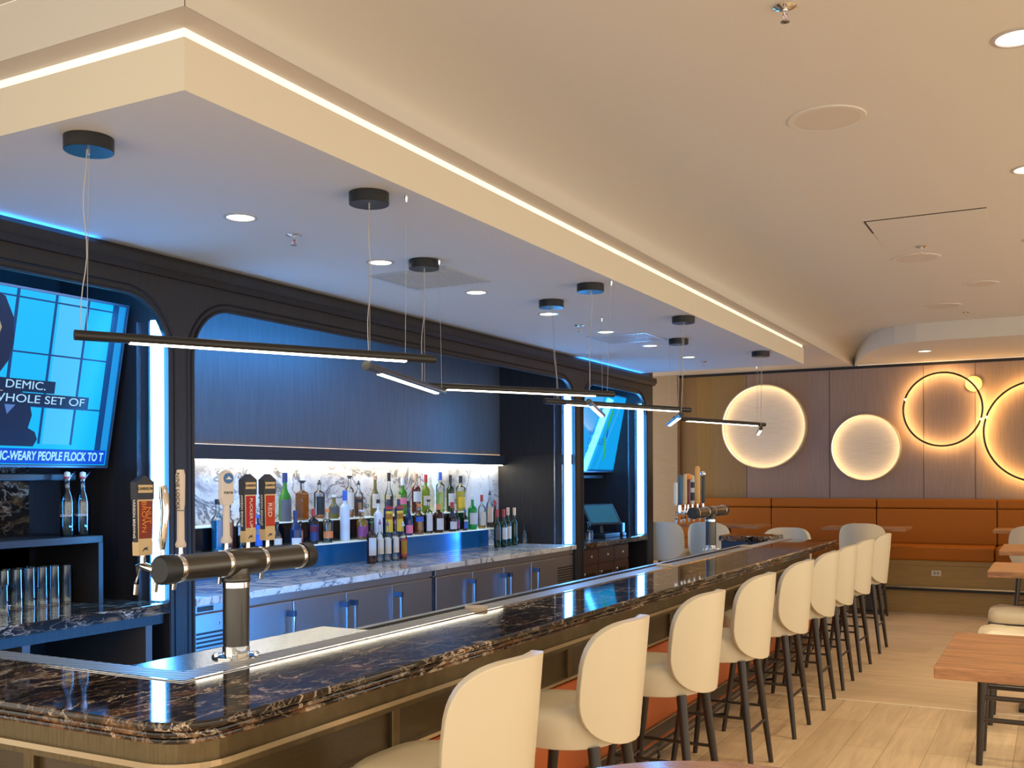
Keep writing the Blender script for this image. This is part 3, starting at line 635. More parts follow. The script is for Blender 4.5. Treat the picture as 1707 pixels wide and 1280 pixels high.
# swing-top bottles on the shelf box
blu_gl = thin_glass('glass_pale_blue', (.55, .74, .86), .3)
def swing(label, y):
    t = thing('swing_top_bottle', label, 'bottle', (-4.95, y, 1.3855), 0, 'swing top water bottles')
    MB().lathe([(.036, 0), (.041, .008), (.041, .19), (.036, .22), (.018, .262), (.014, .30), (.016, .305), (.016, .335)], seg=20).build('glass_body', blu_gl, t)
    MB().lathe([(.016, .335), (.018, .34), (.016, .362), (0, .368)], seg=14).build('stopper', M['white'], t)
    MB().lathe([(.017, .327), (.019, .333), (.017, .338)], seg=14).build('gasket', colm('gasket_red', (.6, .06, .08)), t)
    MB().tube([(.0, -.02, .29), (.035, -.024, .315), (.045, 0, .345), (.035, .024, .365), (0, .02, .34)], .002, 6).build('wire_bail', M['chrome'], t)
    a_ = -.80; text('lettering', 'CANNER', .0185, M['white'], t, (.0425 * math.cos(a_), .0425 * math.sin(a_), .118), (-math.sin(a_), math.cos(a_), 0), (0, 0, 1), sx=.85)
swing('clear swing-top water bottle with white lettering, left of the two', 3.93)
swing('clear swing-top water bottle with white lettering, right of the two', 4.035)

# register terminal
t = thing('register_terminal', 'tilted touch-screen register on the dark marble worktop', 'register', (-4.80, 11.25, 1.0), 0)
MB().box(-.14, .14, -.20, .26, 0, .05).build('base', M['blackmetal'], t, bevel=.01)
MB().tube([(-.02, .05, .05), (-.03, .05, .2)], .03, 8).build('stand', M['blackmetal'], t)
s = MB().box(-.012, .012, -.24, .24, -.15, .15).build('touch_screen', M['blackmetal'], t, (.0, .0, .27), bevel=.006); s.rotation_euler = (0, -.65, -.5)
MB().box(.0122, .0135, -.21, .21, -.125, .125).build('display', emm('pos_display', (.02, .12, .20), .8), s)
t = thing('card_reader', 'small dark card reader right of the register', 'card reader', (-4.70, 11.62, 1.0))
MB().box(-.05, .05, -.05, .07, 0, .04).build('base', M['blackmetal'], t, bevel=.01)
q = MB().box(-.04, .04, -.04, .05, .0, .12).build('keypad', mat('reader_blue_black', (.02, .04, .07), .3), t, (0, 0, .04), bevel=.01)

# ================================================================== THE BAR
XF, YF, ZB = -1.955, 1.90, 1.07; YEND = 10.63
def lpath(off, yend, r, xl=-4.15, n=8):
    """front outline of the L-shaped bar moved inwards by off, corner radius r; from the left end to the far end"""
    x, y = XF - off, YF + off; p = [(xl, y, 0, -1)]
    for k in range(n + 1):
        a = -pi / 2 + pi / 2 * k / n; p.append((x - r + r * math.cos(a), y + r + r * math.sin(a), math.cos(a), math.sin(a)))
    p.append((x, yend, 1, 0)); return p
bar = thing('bar_counter', 'long L-shaped bar counter with dark marble top and bronze panelled front', 'bar counter', (0, 0, 0))
def L_poly(off, r, xi, yi, yend, xl=-4.15):
    P = [(a, b_) for a, b_, _, _ in lpath(off, yend, r, xl)]
    return P + [(xi, yend), (xi, yi), (xl, yi)]
def slab(name, off, r, z0, z1, m, bev=.006, xi=-2.41, yi=2.33, seg=3):
    return MB().prism(L_poly(off, r, xi, yi, YEND - off), z0, z1).build(name, m, bar, bevel=bev, seg=seg)
top = MB().prism(L_poly(0, .16, -2.41, 2.33, YEND), ZB - .024, ZB).build('marble_top', M['dkmarble'], bar, bevel=.009, seg=4)
slab('black_gap_core', .045, .13, ZB - .060, ZB - .0242, M['groove'], 0)  # black core put in to darken the gaps between the marble tiers
slab('marble_edge', .016, .15, ZB - .046, ZB - .0275, M['dkmarble2'], .008)
slab('marble_edge', .030, .14, ZB - .066, ZB - .0495, M['dkmarble2'], .007)
# tile joints across the marble
mb = MB()
for y in (3.3, 5.5, 7.7, 9.5): mb.box(-2.41, -1.965, y, y + .0015, ZB, ZB + .0004)
for x in (-2.95, -3.7): mb.box(x, x + .0015, 1.91, 2.33, ZB, ZB + .0004)
mb.build('joint', mat('marble_joint', (.20, .16, .12), .4), bar)
tray = thing('drip_tray', 'ribbed steel drip rail running along the back edge of the bar top', 'drip tray', (-2.475, 2.395, ZB))
MB().prism([(-1.674, -.065), (.065, -.065), (.065, YEND - 2.395), (-.065, YEND - 2.395), (-.065, .065), (-1.674, .065)], -.03, .001).build('grate', M['tray'], tray)
MB().prism([(-1.675, -.068), (.068, -.068), (.068, YEND - 2.395), (.060, YEND - 2.395), (.060, -.060), (-1.675, -.060)], -.03, .004).build('rim', M['chrome'], tray)
st = thing('tap_station', 'flat stainless steel plate under the near beer tower', 'worktop', (-2.665, 2.98, ZB))
MB().box(-.125, .124, -.52, .52, -.035, 0).build('plate', M['steel_top'], st, bevel=.002)
mb = MB().box(-2.79, -2.54, 3.51, YEND - .5, .86, .88).box(-2.79, -2.54, 2.46, YEND - .5, .0, .05)
mb.build('rail_and_light_lip', M['steel'], bar)
# die wall in layers
def lay(name, off, r, z0, z1, m, d=.05, yend=10.33, bev=0):
    mb = MB(); P = lpath(off, yend, r); mb.sweep([(0, z0), (0, z1), (-d, z1), (-d, z0)], P); return mb.build(name, m, bar, bevel=bev)
lay('apron', .215, .16, .885, ZB - .066, M['bronze'])
lay('trim_rail', .200, .17, .868, .886, M['bronze_trim'], .07)
lay('frieze', .225, .15, .84, .868, M['bronze'])
lay('front_panel', .255, .13, .70, .84, M['bronze_panel'], .04)
lay('trim_rail', .215, .16, .685, .70, M['bronze_trim'], .07)
lay('shadow_gap', .26, .12, .665, .685, M['groove'], .04)
# padded orange leather front
mb = MB(); P = lpath(.215, 10.33, .14)
mb.sweep([(-.06, .195), (.0, .195), (.03, .23), (.042, .43), (.03, .63), (-.002, .675), (-.06, .675)], P)
cu = mb.build('upholstered_panel', M['orange'], bar, bevel=.008)
lay('kickboard', .235, .14, .0, .195, M['kick'], .04)
lay('trim_rail', .205, .16, .188, .197, mat('bronze_trim_soft', (.45, .33, .22), .35, .7), .05)
# stiles between the front panels
y = 3.17
while y < 10.2: MB().box(XF - .262, XF - .232, y - .02, y + .03, .70, .862).build('stile', M['bronze'], bar, bevel=.003); y += 1.55
MB().box(-2.9, -2.85, YF + .232, YF + .262, .70, .862).build('stile', M['bronze'], bar, bevel=.003)
led('led_strip', (-2.815, -2.802, 3.6, 6.0, .58, .61), M['led_fill'], 'unseen blue light strip added on the inner side of the bar to light the refrigerators')  # hidden strip, added to turn the refrigerator doors blue
MB().box(-2.80, XF - .24, 10.26, 10.33, 0, ZB - .066).build('end_panel', M['bronze_panel'], bar)
MB().box(-2.80, -2.76, 2.5, 10.33, 0, 1.03).box(-4.15, -2.8, 2.5, 2.54, 0, 1.03).build('inner_panel', M['steel'], bar)
# bag hooks under the overhang
hook_y = [3.02, 3.93, 5.0, 6.0, 7.1, 8.05, 9.0]
MB().box(-3.0, -2.8, 2.55, 6.0, .84, .86).build('rail_and_light_lip', M['steel'], bar)  # lip added to keep the blue strip's light off the ceiling
for y in hook_y:
    h = MB().box(XF - .213, XF - .150, y - .012, y - .006, .995, 1.008).box(XF - .213, XF - .207, y - .012, y - .006, .965, 1.0).box(XF - .213, XF - .160, y - .006, y + .075, .967, .975).build('bag_hook', M['blackmetal'], bar)
# foot rail
fr = thing('foot_rail', 'low dark metal foot rail on curved brackets along the foot of the bar', 'foot rail', (-2.04, 6.4, 0))
MB().tube([(0, -4.1, .165), (0, 3.9, .165)], .024, 10).build('rail', mat('rail_gunmetal', (.16, .15, .14), .25, .9), fr)
MB().box(-.012, .012, -4.1, 3.9, .1885, .191).build('highlight_strip', M['bronze_trim'], fr)
for k in range(6): MB().tube([(0, -3.6 + 1.4 * k, .15), (.01, -3.6 + 1.4 * k, .10), (-.02, -3.6 + 1.4 * k, .05), (-.13, -3.6 + 1.4 * k, .03)], .010, 8).build('bracket', M['blackmetal'], fr)
MB().box(-.0, .035, 0, .035, .8, 1.0).build('bracket_post', M['white'], bar, (-2.21, 10.335, 0))
# return leg with marble slab behind the far end
sv = thing('service_station', 'small navy service stand with a dark marble slab, behind the far end of the bar', 'service stand', (-2.80, 10.55, 0))
MB().box(-.27, .25, -.2, .25, 0, 1.05).build('body', mat('navy_panel', (.012, .03, .08), .4), sv)
MB().box(-.29, .255, -.23, .27, 1.05, 1.105).build('marble_slab', M['dkmarble2'], sv, bevel=.006)

# things lying on the bar
def coaster(label, x, y, n):
    t = thing('coaster_stack', label, 'coasters', (x, y, ZB + .0012), 0, 'coaster stacks on the bar')
    for k in range(n): MB().lathe([(.055, k * .008), (.055, k * .008 + .0065), (.053, k * .008 + .0072), (0, k * .008 + .0073)], seg=28).build('coaster', colm('cork_coaster', (.58, .48, .36), .7), t)
coaster('short stack of round beige coasters on the drip rail, nearest the camera', -2.475, 4.27, 2)
coaster('short stack of pale coasters on the drip rail, midway along the bar', -2.60 + .12, 6.95, 2)
coaster('short stack of pale coasters on the drip rail, near the far beer tower', -2.50, 9.20, 2)

# ================================================================== BEER TOWERS
def ring_y(mb, yc, w, r): mb.lathe([(r * .97, yc - w / 2), (r, yc - w / 2 + .002), (r, yc + w / 2 - .002), (r * .97, yc + w / 2)], (0, 0, 0), 28, 'y')
def tower(label, x, y, ya, yb, yt, rr=.046):
    """T-shaped tower; ya, yb the pipe ends, yt the tee, all relative to the base"""
    t = thing('beer_tower', label, 'beer tower', (x, y, ZB + .0005), 0, None); zc = .335
    MB().lathe([(.085, 0), (.085, .006), (.05, .012)], seg=28).build('flange', M['chrome'], t)
    MB().lathe([(.048, .012), (.048, .04)], seg=28).build('collar', M['chrome'], t)
    MB().lathe([(rr, .04), (rr, zc - .088)], seg=32).build('column', M['pipe'], t)
    MB().lathe([(.047, zc - .088), (.047, zc - .068)], seg=28).build('collar', M['chrome'], t)
    MB().lathe([(.050, zc - .068), (.052, zc - .064), (.052, zc - .055), (.048, zc - .05), (.047, zc - .02)], seg=28).build('tee_neck', M['pipe'], t)
    p = MB().lathe([(rr * .99, ya), (rr * .99, yb)], (0, 0, 0), 32, 'y').build('cross_pipe', M['pipe'], t, (0, 0, zc))
    mb = MB(); ring_y(mb, yt, .16, rr * 1.06); mb.build('tee_sleeve', M['pipe'], t, (0, 0, zc))
    for yy in (ya + .065, yt - .09, yt + .09, yb - .065):
        mb = MB(); ring_y(mb, yy, .022, rr * 1.05); mb.build('ring', M['chrome'], t, (0, 0, zc))
    for yy, sgn in ((ya, 1), (yb, -1)):
        prof = [(0, yy - sgn * .01), (rr * .9, yy - sgn * .01), (rr * 1.07, yy), (rr * 1.07, yy + sgn * .05)]
        MB().lathe(prof, (0, 0, 0), 32, 'y').build('end_cap', mat('cap_black', (.02, .022, .026), .45), t, (0, 0, zc))
    for a in (.6, 2.2, 3.9, 5.4): MB().lathe([(.009, .006), (.009, .016), (0, .018)], (.07 * math.cos(a), .07 * math.sin(a), 0), 8).build('bolt', M['chrome'], t)
    return t, zc
def faucet(t, y, zc):
    MB().tube([(-.03, y, zc), (-.085, y, zc + .012), (-.105, y, zc + .01), (-.115, y, zc - .05), (-.12, y, zc - .085)], [.014, .013, .011, .009, .008], 10).tube([(-.085, y, zc + .01), (-.085, y, zc + .07)], [.011, .007], 10).build('faucet', M['chrome'], t)
def handle(t, name, label, kind, y, z, h, w, d, col=None, words=None, x=-.085):
    """tap handle as a part; its lettering a sub-part"""
    if kind == 'sign':
        navy_ = colm('handle_navy', (.012, .014, .03), .3); crm = colm('handle_cream', (.62, .46, .25), .4)
        o = MB().prism([(-w / 2 * .88, 0), (w / 2 * .88, 0), (w / 2 * 1.12, h * .92), (0, h), (-w / 2 * 1.12, h * .92)], -d / 2, d / 2, 'x').build(name, navy_, t, (x, y, z), bevel=.003)
        X = d / 2
        MB().prism([(-w * .55, h * .70), (w * .55, h * .70), (w * .565, h * .92), (0, h * 1.005), (-w * .565, h * .92)], -X - .001, X + .0012, 'x').build('head', navy_, o)
        MB().box(X, X + .002, -w * .41, w * .43, h * .14 + .018, h * .68).build('front_plate', colm('plate_%d' % int(col[1] * 1000), col, .45), o)
        MB().box(X + .001, X + .0022, -w * .46, w * .46, h * .785, h * .885).build('banner', crm, o)
        text('lettering', 'GARRISON', w * .205, navy_, o, (X + .003, 0, h * .835), *FX)
        big, sm = words
        wm = colm('letter_' + ('orange' if big == 'NUT' else 'white'), (.75, .24, .02) if big == 'NUT' else (.75, .72, .66), .4)
        if big == 'NUT':
            text('lettering', 'NUT', w * .42, wm, o, (X + .003, w * .17, h * .50), *FXV); text('lettering', 'BROWN', w * .42, wm, o, (X + .003, -w * .13, h * .48), *FXV)
        elif big == 'RED':
            text('lettering', 'RED', w * .5, wm, o, (X + .003, -w * .06, h * .46), *FXV); text('lettering', sm, w * .24, colm('letter_rust', (.7, .25, .15)), o, (X + .003, w * .26, h * .52), *FXV)
        else: text('lettering', 'PUCKER UP!', w * .36, wm, o, (X + .003, 0, h * .42), *FXV)
        text('lettering', 'GARRISON BREWING', w * .22, M['white'], o, (0, -w / 2 * 1.06, h * .48), *FYV)
        MB().prism([(-w * .445, -.001), (w * .445, -.001), (w * .462, h * .17), (-w * .462, h * .17)], -X - .0008, X + .0008, 'x').build('foot_block', crm, o)
        MB().prism([(-w * .44, h * .17), (w * .44, h * .17), (w * .50, h * .70), (-w * .50, h * .70)], X - .001, X + .0009, 'x').build('border', crm, o)
        MB().prism([(-.015, .012), (-.004, .018), (.012, .016), (.004, .022), (.014, .026), (-.004, .024)], X, X + .0025, 'x').build('cannon_mark', navy_, o)
    elif kind == 'lever':
        o = MB().tube([(0, 0, 0), (.0, .0, h * .12), (.012, -.004, h * .35), (.016, -.002, h * .6), (.004, .004, h * .85), (-.004, .006, h)], [.008, .013, .013, .014, .016, .012], 14).build(name, M['chrome'], t, (x, y, z))
    elif kind == 'bat':
        cm_ = colm('handle_' + name + label[:5], col or (.72, .66, .60), .4)
        o = MB().lathe([(.017, 0), (.019, .010), (.013, .025), (.0125, h * .5), (.0145, h * .55), (.016, h * .93), (.012, h)], seg=16).build(name, cm_, t, (x, y, z))
        MB().lathe([(.0146, h * .47), (.0148, h * .475), (.0146, h * .48)], seg=16).build('band', colm('thin_band', (.1, .1, .1)), o)
        if words: text('lettering', words, .022, M['blackmetal'], o, (.003, -.0168, h * .73), *FYV)
    elif kind == 'paddle':
        cm_ = colm('handle_paddle', (.70, .64, .60), .4)
        pts = [(-w / 2 * math.cos(a), h - w / 2 + w / 2 * math.sin(a)) for a in [pi * k / 14 for k in range(15)]]
        pts = [(-w * .36, h * .52), (-w * .5, h * .62)] + pts + [(w * .5, h * .62), (w * .36, h * .52)]
        o = MB().lathe([(.019, 0), (.021, .010), (.013, .028), (.0125, h * .5), (.012, h * .54)], seg=16).build(name, cm_, t, (x, y, z))
        q = MB().prism(pts, -.011, .011, 'x').build('paddle_head', cm_, o, bevel=.003)
        MB().lathe([(w * .42, .011), (w * .42, .013), (0, .0135)], (0, 0, h - w / 2), 28, 'x', 1, .8).build('badge', colm('badge_blue', (.01, .13, .42), .3), o)
        MB().prism([(-.016, h - w / 2 - .004), (.016, h - w / 2 - .004), (.005, h - w / 2 + .003), (0, h - w / 2 + .008), (-.005, h - w / 2 + .003)], .0135, .0142, 'x').build('badge_mark', M['white'], o)
        text('lettering', 'PORTER', .013, M['blackmetal'], o, (.0116, 0, h * .69), *FX); text('lettering', 'NINE LOCKS', .018, M['blackmetal'], o, (0, w * .5 + .001, h * .74), (0, 0, -1), (-1, 0, 0))
    elif kind == 'stick':
        o = MB().lathe([(w * .35, 0), (w * .5, .02), (w * .5, h * .93), (w * .36, h * .985), (0, h)], seg=14).build(name, colm('stick_' + label[:9], col, .4), t, (x, y, z))
    o['label'] = label; return o
tw, zc = tower('near black T-shaped beer tower with six tap handles, at the bar corner', -2.59, 2.76, -.345, .40, .03)
ys_ = [-.345, -.26, -.178, .042, .155, .262]
for y in ys_: faucet(tw, y, zc)
ZH = .395
handle(tw, 'tap_handle', 'brown signboard tap handle with orange lettering', 'sign', -.345, ZH - .012, .262, .066, .026, (.20, .024, .010), ('NUT', 'BROWN'))
handle(tw, 'tap_handle', 'wavy chrome tap handle', 'lever', -.26, ZH, .215, .03, .03)
handle(tw, 'tap_handle', 'slim off-white bat tap handle', 'bat', -.178, ZH + .003, .268, .03, .03, (.72, .60, .50), 'NINE LOCKS')
handle(tw, 'tap_handle', 'off-white paddle tap handle with blue badge', 'paddle', .042, ZH + .005, .265, .058, .03)
handle(tw, 'tap_handle', 'crimson signboard tap handle with white lettering', 'sign', .155, ZH + .003, .252, .060, .026, (.42, .006, .014), ('PUCKER', 'UP!'))
handle(tw, 'tap_handle', 'orange-red signboard tap handle with white lettering', 'sign', .262, ZH + .005, .250, .060, .026, (.46, .035, .008), ('RED', 'IRISH'))
tw, zc = tower('far black T-shaped beer tower near the end of the bar', -2.69, 8.75, -.50, .42, -.06)
for k, (y, kd, h, col, lb) in enumerate(((-.68, 'stick', .19, (.66, .68, .70), 'white stick tap handle'), (-.56, 'stick', .25, (.02, .13, .25), 'teal blue tap handle'), (-.44, 'stick', .26, (.66, .50, .30), 'cream tap handle'),
                               (-.36, 'stick', .22, (.16, .02, .03), 'dark red tap handle'), (-.24, 'stick', .25, (.62, .60, .52), 'black and white tap handle'), (-.10, 'stick', .33, (.76, .42, .12), 'tall golden wooden tap handle'), (.06, 'stick', .27, (.05, .05, .05), 'black tap handle with chrome ball'))):
    if k < 6 or True:
        faucet(tw, max(y, -.60), zc)
        o = handle(tw, 'tap_handle', lb, kd, y, .405, h, .045 if k == 5 else .034, .03, col)
        if k == 3: MB().lathe([(0, -.03), (.035, -.02), (.04, .0), (.03, .02), (0, .028)], (0, .0, .235), 14).build('head', colm('orange_head', (.75, .30, .06)), o)
        if k == 4: MB().lathe([(.018, .03), (.018, .10)], seg=12).lathe([(.018, .14), (.018, .19)], seg=12).build('band', M['blackmetal'], o)
        if k == 6: MB().lathe([(0, -.028), (.022, -.015), (.027, 0), (.02, .018), (0, .026)], (0, 0, .26), 14).build('ball', M['chrome'], o)

# ================================================================== PENDANT LIGHTS
def linear_pendant(label, can, anc, a, b_, z):
    """can, anc: ceiling points; a, b_: tube ends (x, y)"""
    t = thing('linear_pendant', label, 'pendant light', (can[0], can[1], Z0), 0, 'black tube pendants zigzagging over the bar')
    ox, oy = can
    A = Vector((a[0] - ox, a[1] - oy, z - Z0)); B_ = Vector((b_[0] - ox, b_[1] - oy, z - Z0)); D = (B_ - A).normalized()
    MB().lathe([(.0, -.052), (.088, -.052), (.09, -.050), (.09, -.0005)], seg=32).build('canopy', M['blackmetal'], t)
    MB().lathe([(.006, -.062), (.006, -.052)], seg=8).build('gland', M['chrome'], t)
    tb = MB().tube([A, B_], .020, 16).build('tube', mat('tube_black', (.018, .017, .015), .35), t)
    A2 = A + D * .20; B2 = B_ - D * .15; n_ = Vector((-D.y, D.x, 0)) * .0115; dn = Vector((0, 0, -.0222))
    mb = MB(); bm = mb.bm; top_ = Vector((0, 0, -.012))
    ring = []
    for q in (A2, B2): ring.append([bm.verts.new(q + n_ * 1.2 + top_), bm.verts.new(q + n_ * .9 + dn), bm.verts.new(q - n_ * .9 + dn), bm.verts.new(q - n_ * 1.2 + top_)])
    for k in range(4): bm.faces.new((ring[0][k], ring[0][(k + 1) % 4], ring[1][(k + 1) % 4], ring[1][k]))
    bm.faces.new(ring[0]); bm.faces.new(ring[1]); mb.build('diffuser', M['led_bar'], t)
    def foot(p):                       # nearest point of the tube under a ceiling point
        s_ = max(.03, min((B_ - A).length - .03, (Vector((p[0] - ox, p[1] - oy, A.z)) - A).dot(D))); return A + D * s_
    f = foot(can); MB().tube([(0, 0, -.055), f], .0012, 5).build('suspension_wire', M['cable'], t)
    w = []; side = Vector((.0, .03, 0))
    for k in range(13):
        q = k / 12; p = Vector((.02, -.025, -.052)).lerp(f + Vector((0, 0, .015)) - D * .02, q); p += side * math.sin(q * 9 + can[1]) * .5 * math.sin(pi * q); w.append(p)
    MB().tube(w, .0022, 6).build('power_cord', M['cable'], t)
    f2 = foot(anc); q2 = Vector((anc[0] - ox, anc[1] - oy, 0))
    MB().tube([q2 + Vector((0, 0, -.001)), f2], .0012, 5).build('suspension_wire', M['cable'], t)
    MB().lathe([(.009, -.0005), (.009, -.02), (.004, -.04)], (q2.x, q2.y, 0), 10).build('wire_anchor', M['chrome'], t)
H1, H2 = 2.250, 2.205
for lb, c_, an, a, b_, z in (
    ('nearest black tube pendant, running from the large television to the bottle recess', (-3.204, 2.645), (-2.58, 3.84), (-3.27, 2.63), (-2.52, 3.98), H1),
    ('second black tube pendant from the camera, slanting down to the right below the first', (-2.726, 3.759), (-3.17, 5.056), (-2.705, 3.70), (-3.155, 5.07), H2),
    ('third black tube pendant from the camera, a nearly level bar of light', (-3.282, 5.069), (-2.544, 6.149), (-3.31, 5.02), (-2.56, 6.22), H1),
    ('fourth black tube pendant, level bar crossing in front of the far television', (-3.223, 6.661), (-2.66, 7.90), (-3.20, 6.50), (-2.62, 7.98), H1),
    ('short-looking tube pendant slanting down in front of the far television', (-2.728, 6.233), (-3.197, 7.526), (-2.72, 6.18), (-3.22, 7.60), H2),
    ('short-looking tube pendant slanting left in front of the tan wall', (-2.63, 7.849), (-3.189, 9.116), (-2.64, 7.82), (-3.24, 9.22), H2),
    ('level tube pendant crossing in front of the large glowing disc', (-3.089, 9.079), (-2.70, 10.45), (-3.11, 9.02), (-2.68, 10.60), H1),
    ('farthest tiny tube pendant hanging in front of the large glowing disc', (-2.668, 10.406), (-3.048, 11.70), (-2.66, 10.38), (-3.05, 11.74), H2)):
    linear_pendant(lb, c_, an, a, b_, z)

# ================================================================== CEILING FITTINGS
def downlight(label, x, y, z, group, r=.082):
    t = thing('recessed_downlight', label, 'downlight', (x, y, z), 0, group)
    MB().lathe([(r * .80, -.0015), (r * .84, -.006), (r, -.004), (r, -.0003)], seg=32, cap=False).build('trim_ring', M['wht_trim'], t)
    MB().lathe([(0, -.002), (r * .81, -.002)], seg=32).build('lens', M['lens'], t); return t
def spot(x, y, z, e, col=WARM, ang=2.2):
    lamp('downlight_beam', 'SPOT', (x, y, z - .02), e, col, '', '', spot_size=ang, spot_blend=.9, shadow_soft_size=.07)
names = ['nearest', 'second', 'third', 'fourth', 'fifth', 'sixth', 'farthest']
for i, (x, y) in enumerate([(-3.524, 3.798), (-3.535, 4.984), (-3.528, 6.107), (-3.502, 7.183), (-3.493, 8.314), (-3.482, 9.394), (-3.455, 10.484)]):
    downlight('round recessed downlight over the bar aisle, %s of the row of seven' % names[i], x, y, Z0, 'downlights over the bar aisle'); spot(x, y, Z0, 16)
for i, y in enumerate([2.5, 4.42, 6.34, 8.26, 10.2]):
    if i in (1, 2, 3): downlight('round recessed downlight at the right edge of the main ceiling, %s of three' % ['', 'nearest', 'middle', 'farthest'][i], -.13, y, Z2, 'downlights in the main ceiling', .095)
    spot(-.13, y, Z2, 82)
for x in (1.9, 3.6):
    for y in (.5, 2.5, 4.42, 6.34, 8.26, 10.2): spot(x, y, Z2, 90)
for x, y in ((-.13, .5), (-1.3, -1.2), (-1.9, .3)): spot(x, y, Z2, 70)
downlight('small recessed downlight in the low ceiling strip before the far wall', -1.39, 13.07, Z1, 'downlights in the low ceiling strip', .085); spot(-1.39, 13.07, Z1, 18)
spot(.6, 13.07, Z1, 18)
def sprinkler(label, x, y, z):
    t = thing('fire_sprinkler', label, 'sprinkler', (x, y, z), 0, 'ceiling fire sprinklers')
    MB().lathe([(.042, -.0005), (.042, -.006), (.028, -.012), (.014, -.016)], seg=24).build('escutcheon', M['chrome'], t)
    MB().lathe([(.009, -.016), (.009, -.032)], seg=10).tube([(.0, -.009, -.03), (0, -.014, -.045), (0, -.003, -.058)], .0025, 6).tube([(.0, .009, -.03), (0, .014, -.045), (0, .003, -.058)], .0025, 6).build('frame', M['chrome'], t)
    MB().lathe([(.0025, -.03), (.0025, -.056)], seg=8).build('bulb', colm('sprinkler_bulb', (.6, .04, .02)), t)
    MB().lathe([(0, -.060), (.017, -.059), (.017, -.057), (0, -.0565)], seg=16).build('deflector', M['chrome'], t)
sprinkler('chrome sprinkler near the first aisle downlight over the bar', -3.522, 4.192, Z0)
sprinkler('chrome sprinkler between the two air grilles over the bar', -3.521, 7.815, Z0)
sprinkler('chrome sprinkler near the far end of the dropped ceiling', -3.436, 10.944, Z0)
sprinkler('large-looking chrome sprinkler at the top edge of the photo', -.86, 3.72, Z2)
sprinkler('chrome sprinkler beside a round ceiling speaker, middle of the main ceiling', -.878, 8.07, Z2)
sprinkler('chrome sprinkler in the main ceiling, farthest from the camera', -.83, 11.55, Z2)
def speaker(label, x, y, r=.15):
    t = thing('ceiling_speaker', label, 'speaker', (x, y, Z2), 0, 'round speakers in the main ceiling')
    MB().lathe([(r, -.005), (r + .026, -.006), (r + .03, -.0003)], seg=40, cap=False).build('rim', M['ceil'], t)
    MB().lathe([(0, -.0045), (r, -.0045)], seg=40).build('grille', M['speaker'], t)
speaker('large round flush ceiling speaker nearest the camera', -.958, 4.98)
speaker('round flush ceiling speaker behind a sprinkler', -.963, 8.49)
speaker('round flush ceiling speaker in the row nearest the far wall', -1.0, 11.0)
speaker('small round flush ceiling speaker right of the row', -.59, 9.9, .12)
def vent(label, x0_, x1_, y0_, y1_):
    t = thing('air_grille', label, 'vent', ((x0_ + x1_) / 2, (y0_ + y1_) / 2, Z0), 0, 'square air grilles over the bar'); a, b_ = (x1_ - x0_) / 2, (y1_ - y0_) / 2
    MB().box(-a, a, -b_, b_, -.006, -.0005).build('frame', M['wht_trim'], t)
    mb = MB()
    for k in range(14):
        u = -a + .04 + (2 * a - .08) * k / 13; mb.box(u - .010, u + .010, -b_ + .035, -.01, -.009, -.0062).box(u - .010, u + .010, .01, b_ - .035, -.009, -.0062)
    mb.build('slats', M['grille'], t)
vent('square slatted air grille over the bar, nearer one', -3.83, -3.25, 5.26, 5.82)
vent('square slatted air grille over the bar, farther one', -3.77, -3.20, 8.52, 9.06)
t = thing('access_panel', 'flush square access panel outlined in the main ceiling', 'access panel', (-.76, 7.48, Z2))
MB().box(-.36, .36, -.36, .36, -.004, -.0005).build('door', M['ceil'], t)
MB().box(-.37, .37, -.372, -.36, -.003, -.0004).box(-.372, -.36, -.37, .0, -.003, -.0004).build('gap', M['groove'], t)

# ================================================================== WALL LIGHTS
def disc(label, x, z, r):
    t = thing('disc_sconce', label, 'wall light', (x, 14.40, z), 0, 'glowing discs on the far wall')
    MB().lathe([(0, -.012), (r * .985, -.012)], (0, 0, 0), 64, 'y').build('dish', M['disc'], t)
    MB().lathe([(r, -.001), (r, -.105), (r * .975, -.108), (r * .975, -.095)], (0, 0, 0), 64, 'y', cap=False).build('rim', mat('disc_rim', (.75, .62, .42), .4, .3), t)
    MB().lathe([(r * .984, -.035), (r * .984, -.090)], (0, 0, 0), 64, 'y', cap=False).build('light_ring', M['led_disc'], t); return t
disc('large glowing disc with brushed pearl face, left one on the far wall', -3.636, 2.415, .592)
disc('smaller glowing disc with brushed pearl face, right of the large disc', -2.268, 2.10, .447)
def ringl(label, x, z, r, w=.012):
    t = thing('ring_sconce', label, 'wall light', (x, 14.40, z), 0, 'dark halo rings on the far wall')
    MB().tube([(r * math.cos(a), -.135, r * math.sin(a)) for a in [2 * pi * k / 72 for k in range(72)]], w, 8, True).build('ring', mat('ring_dark', (.05, .035, .02), .4, .5), t)
    MB().lathe([(r + .009, -.120), (r - .009, -.120)], (0, 0, 0), 72, 'y', cap=False).build('light_ring', M['led_amber'], t)
    for a in (2.9, 5.2, 1.2): MB().tube([(r * math.cos(a), -.13, r * math.sin(a)), (r * math.cos(a), -.001, r * math.sin(a))], .006, 6).build('standoff', mat('standoff_brass', (.4, .25, .1), .4, .7), t)
ringl('dark thin ring with warm halo, smaller of the two, under a small round lamp', -1.31, 2.575, .474)
ringl('dark thin ring with warm halo, larger one cut by the right edge of the photo', -.195, 2.265, .63)
t = thing('round_sconce', 'small round yellow wall lamp overlapping the smaller ring', 'wall light', (-.945, 14.40, 2.893))
MB().lathe([(.104, -.0005), (.104, -.030), (.098, -.034)], (0, 0, 0), 36, 'y', cap=False).build('rim', mat('round_rim', (.45, .28, .10), .4, .6), t)
MB().lathe([(0, -.034), (.098, -.034)], (0, 0, 0), 36, 'y').build('face', mat('round_face', (.8, .55, .2), .5, emit=(1, .55, .14), es=.35), t)

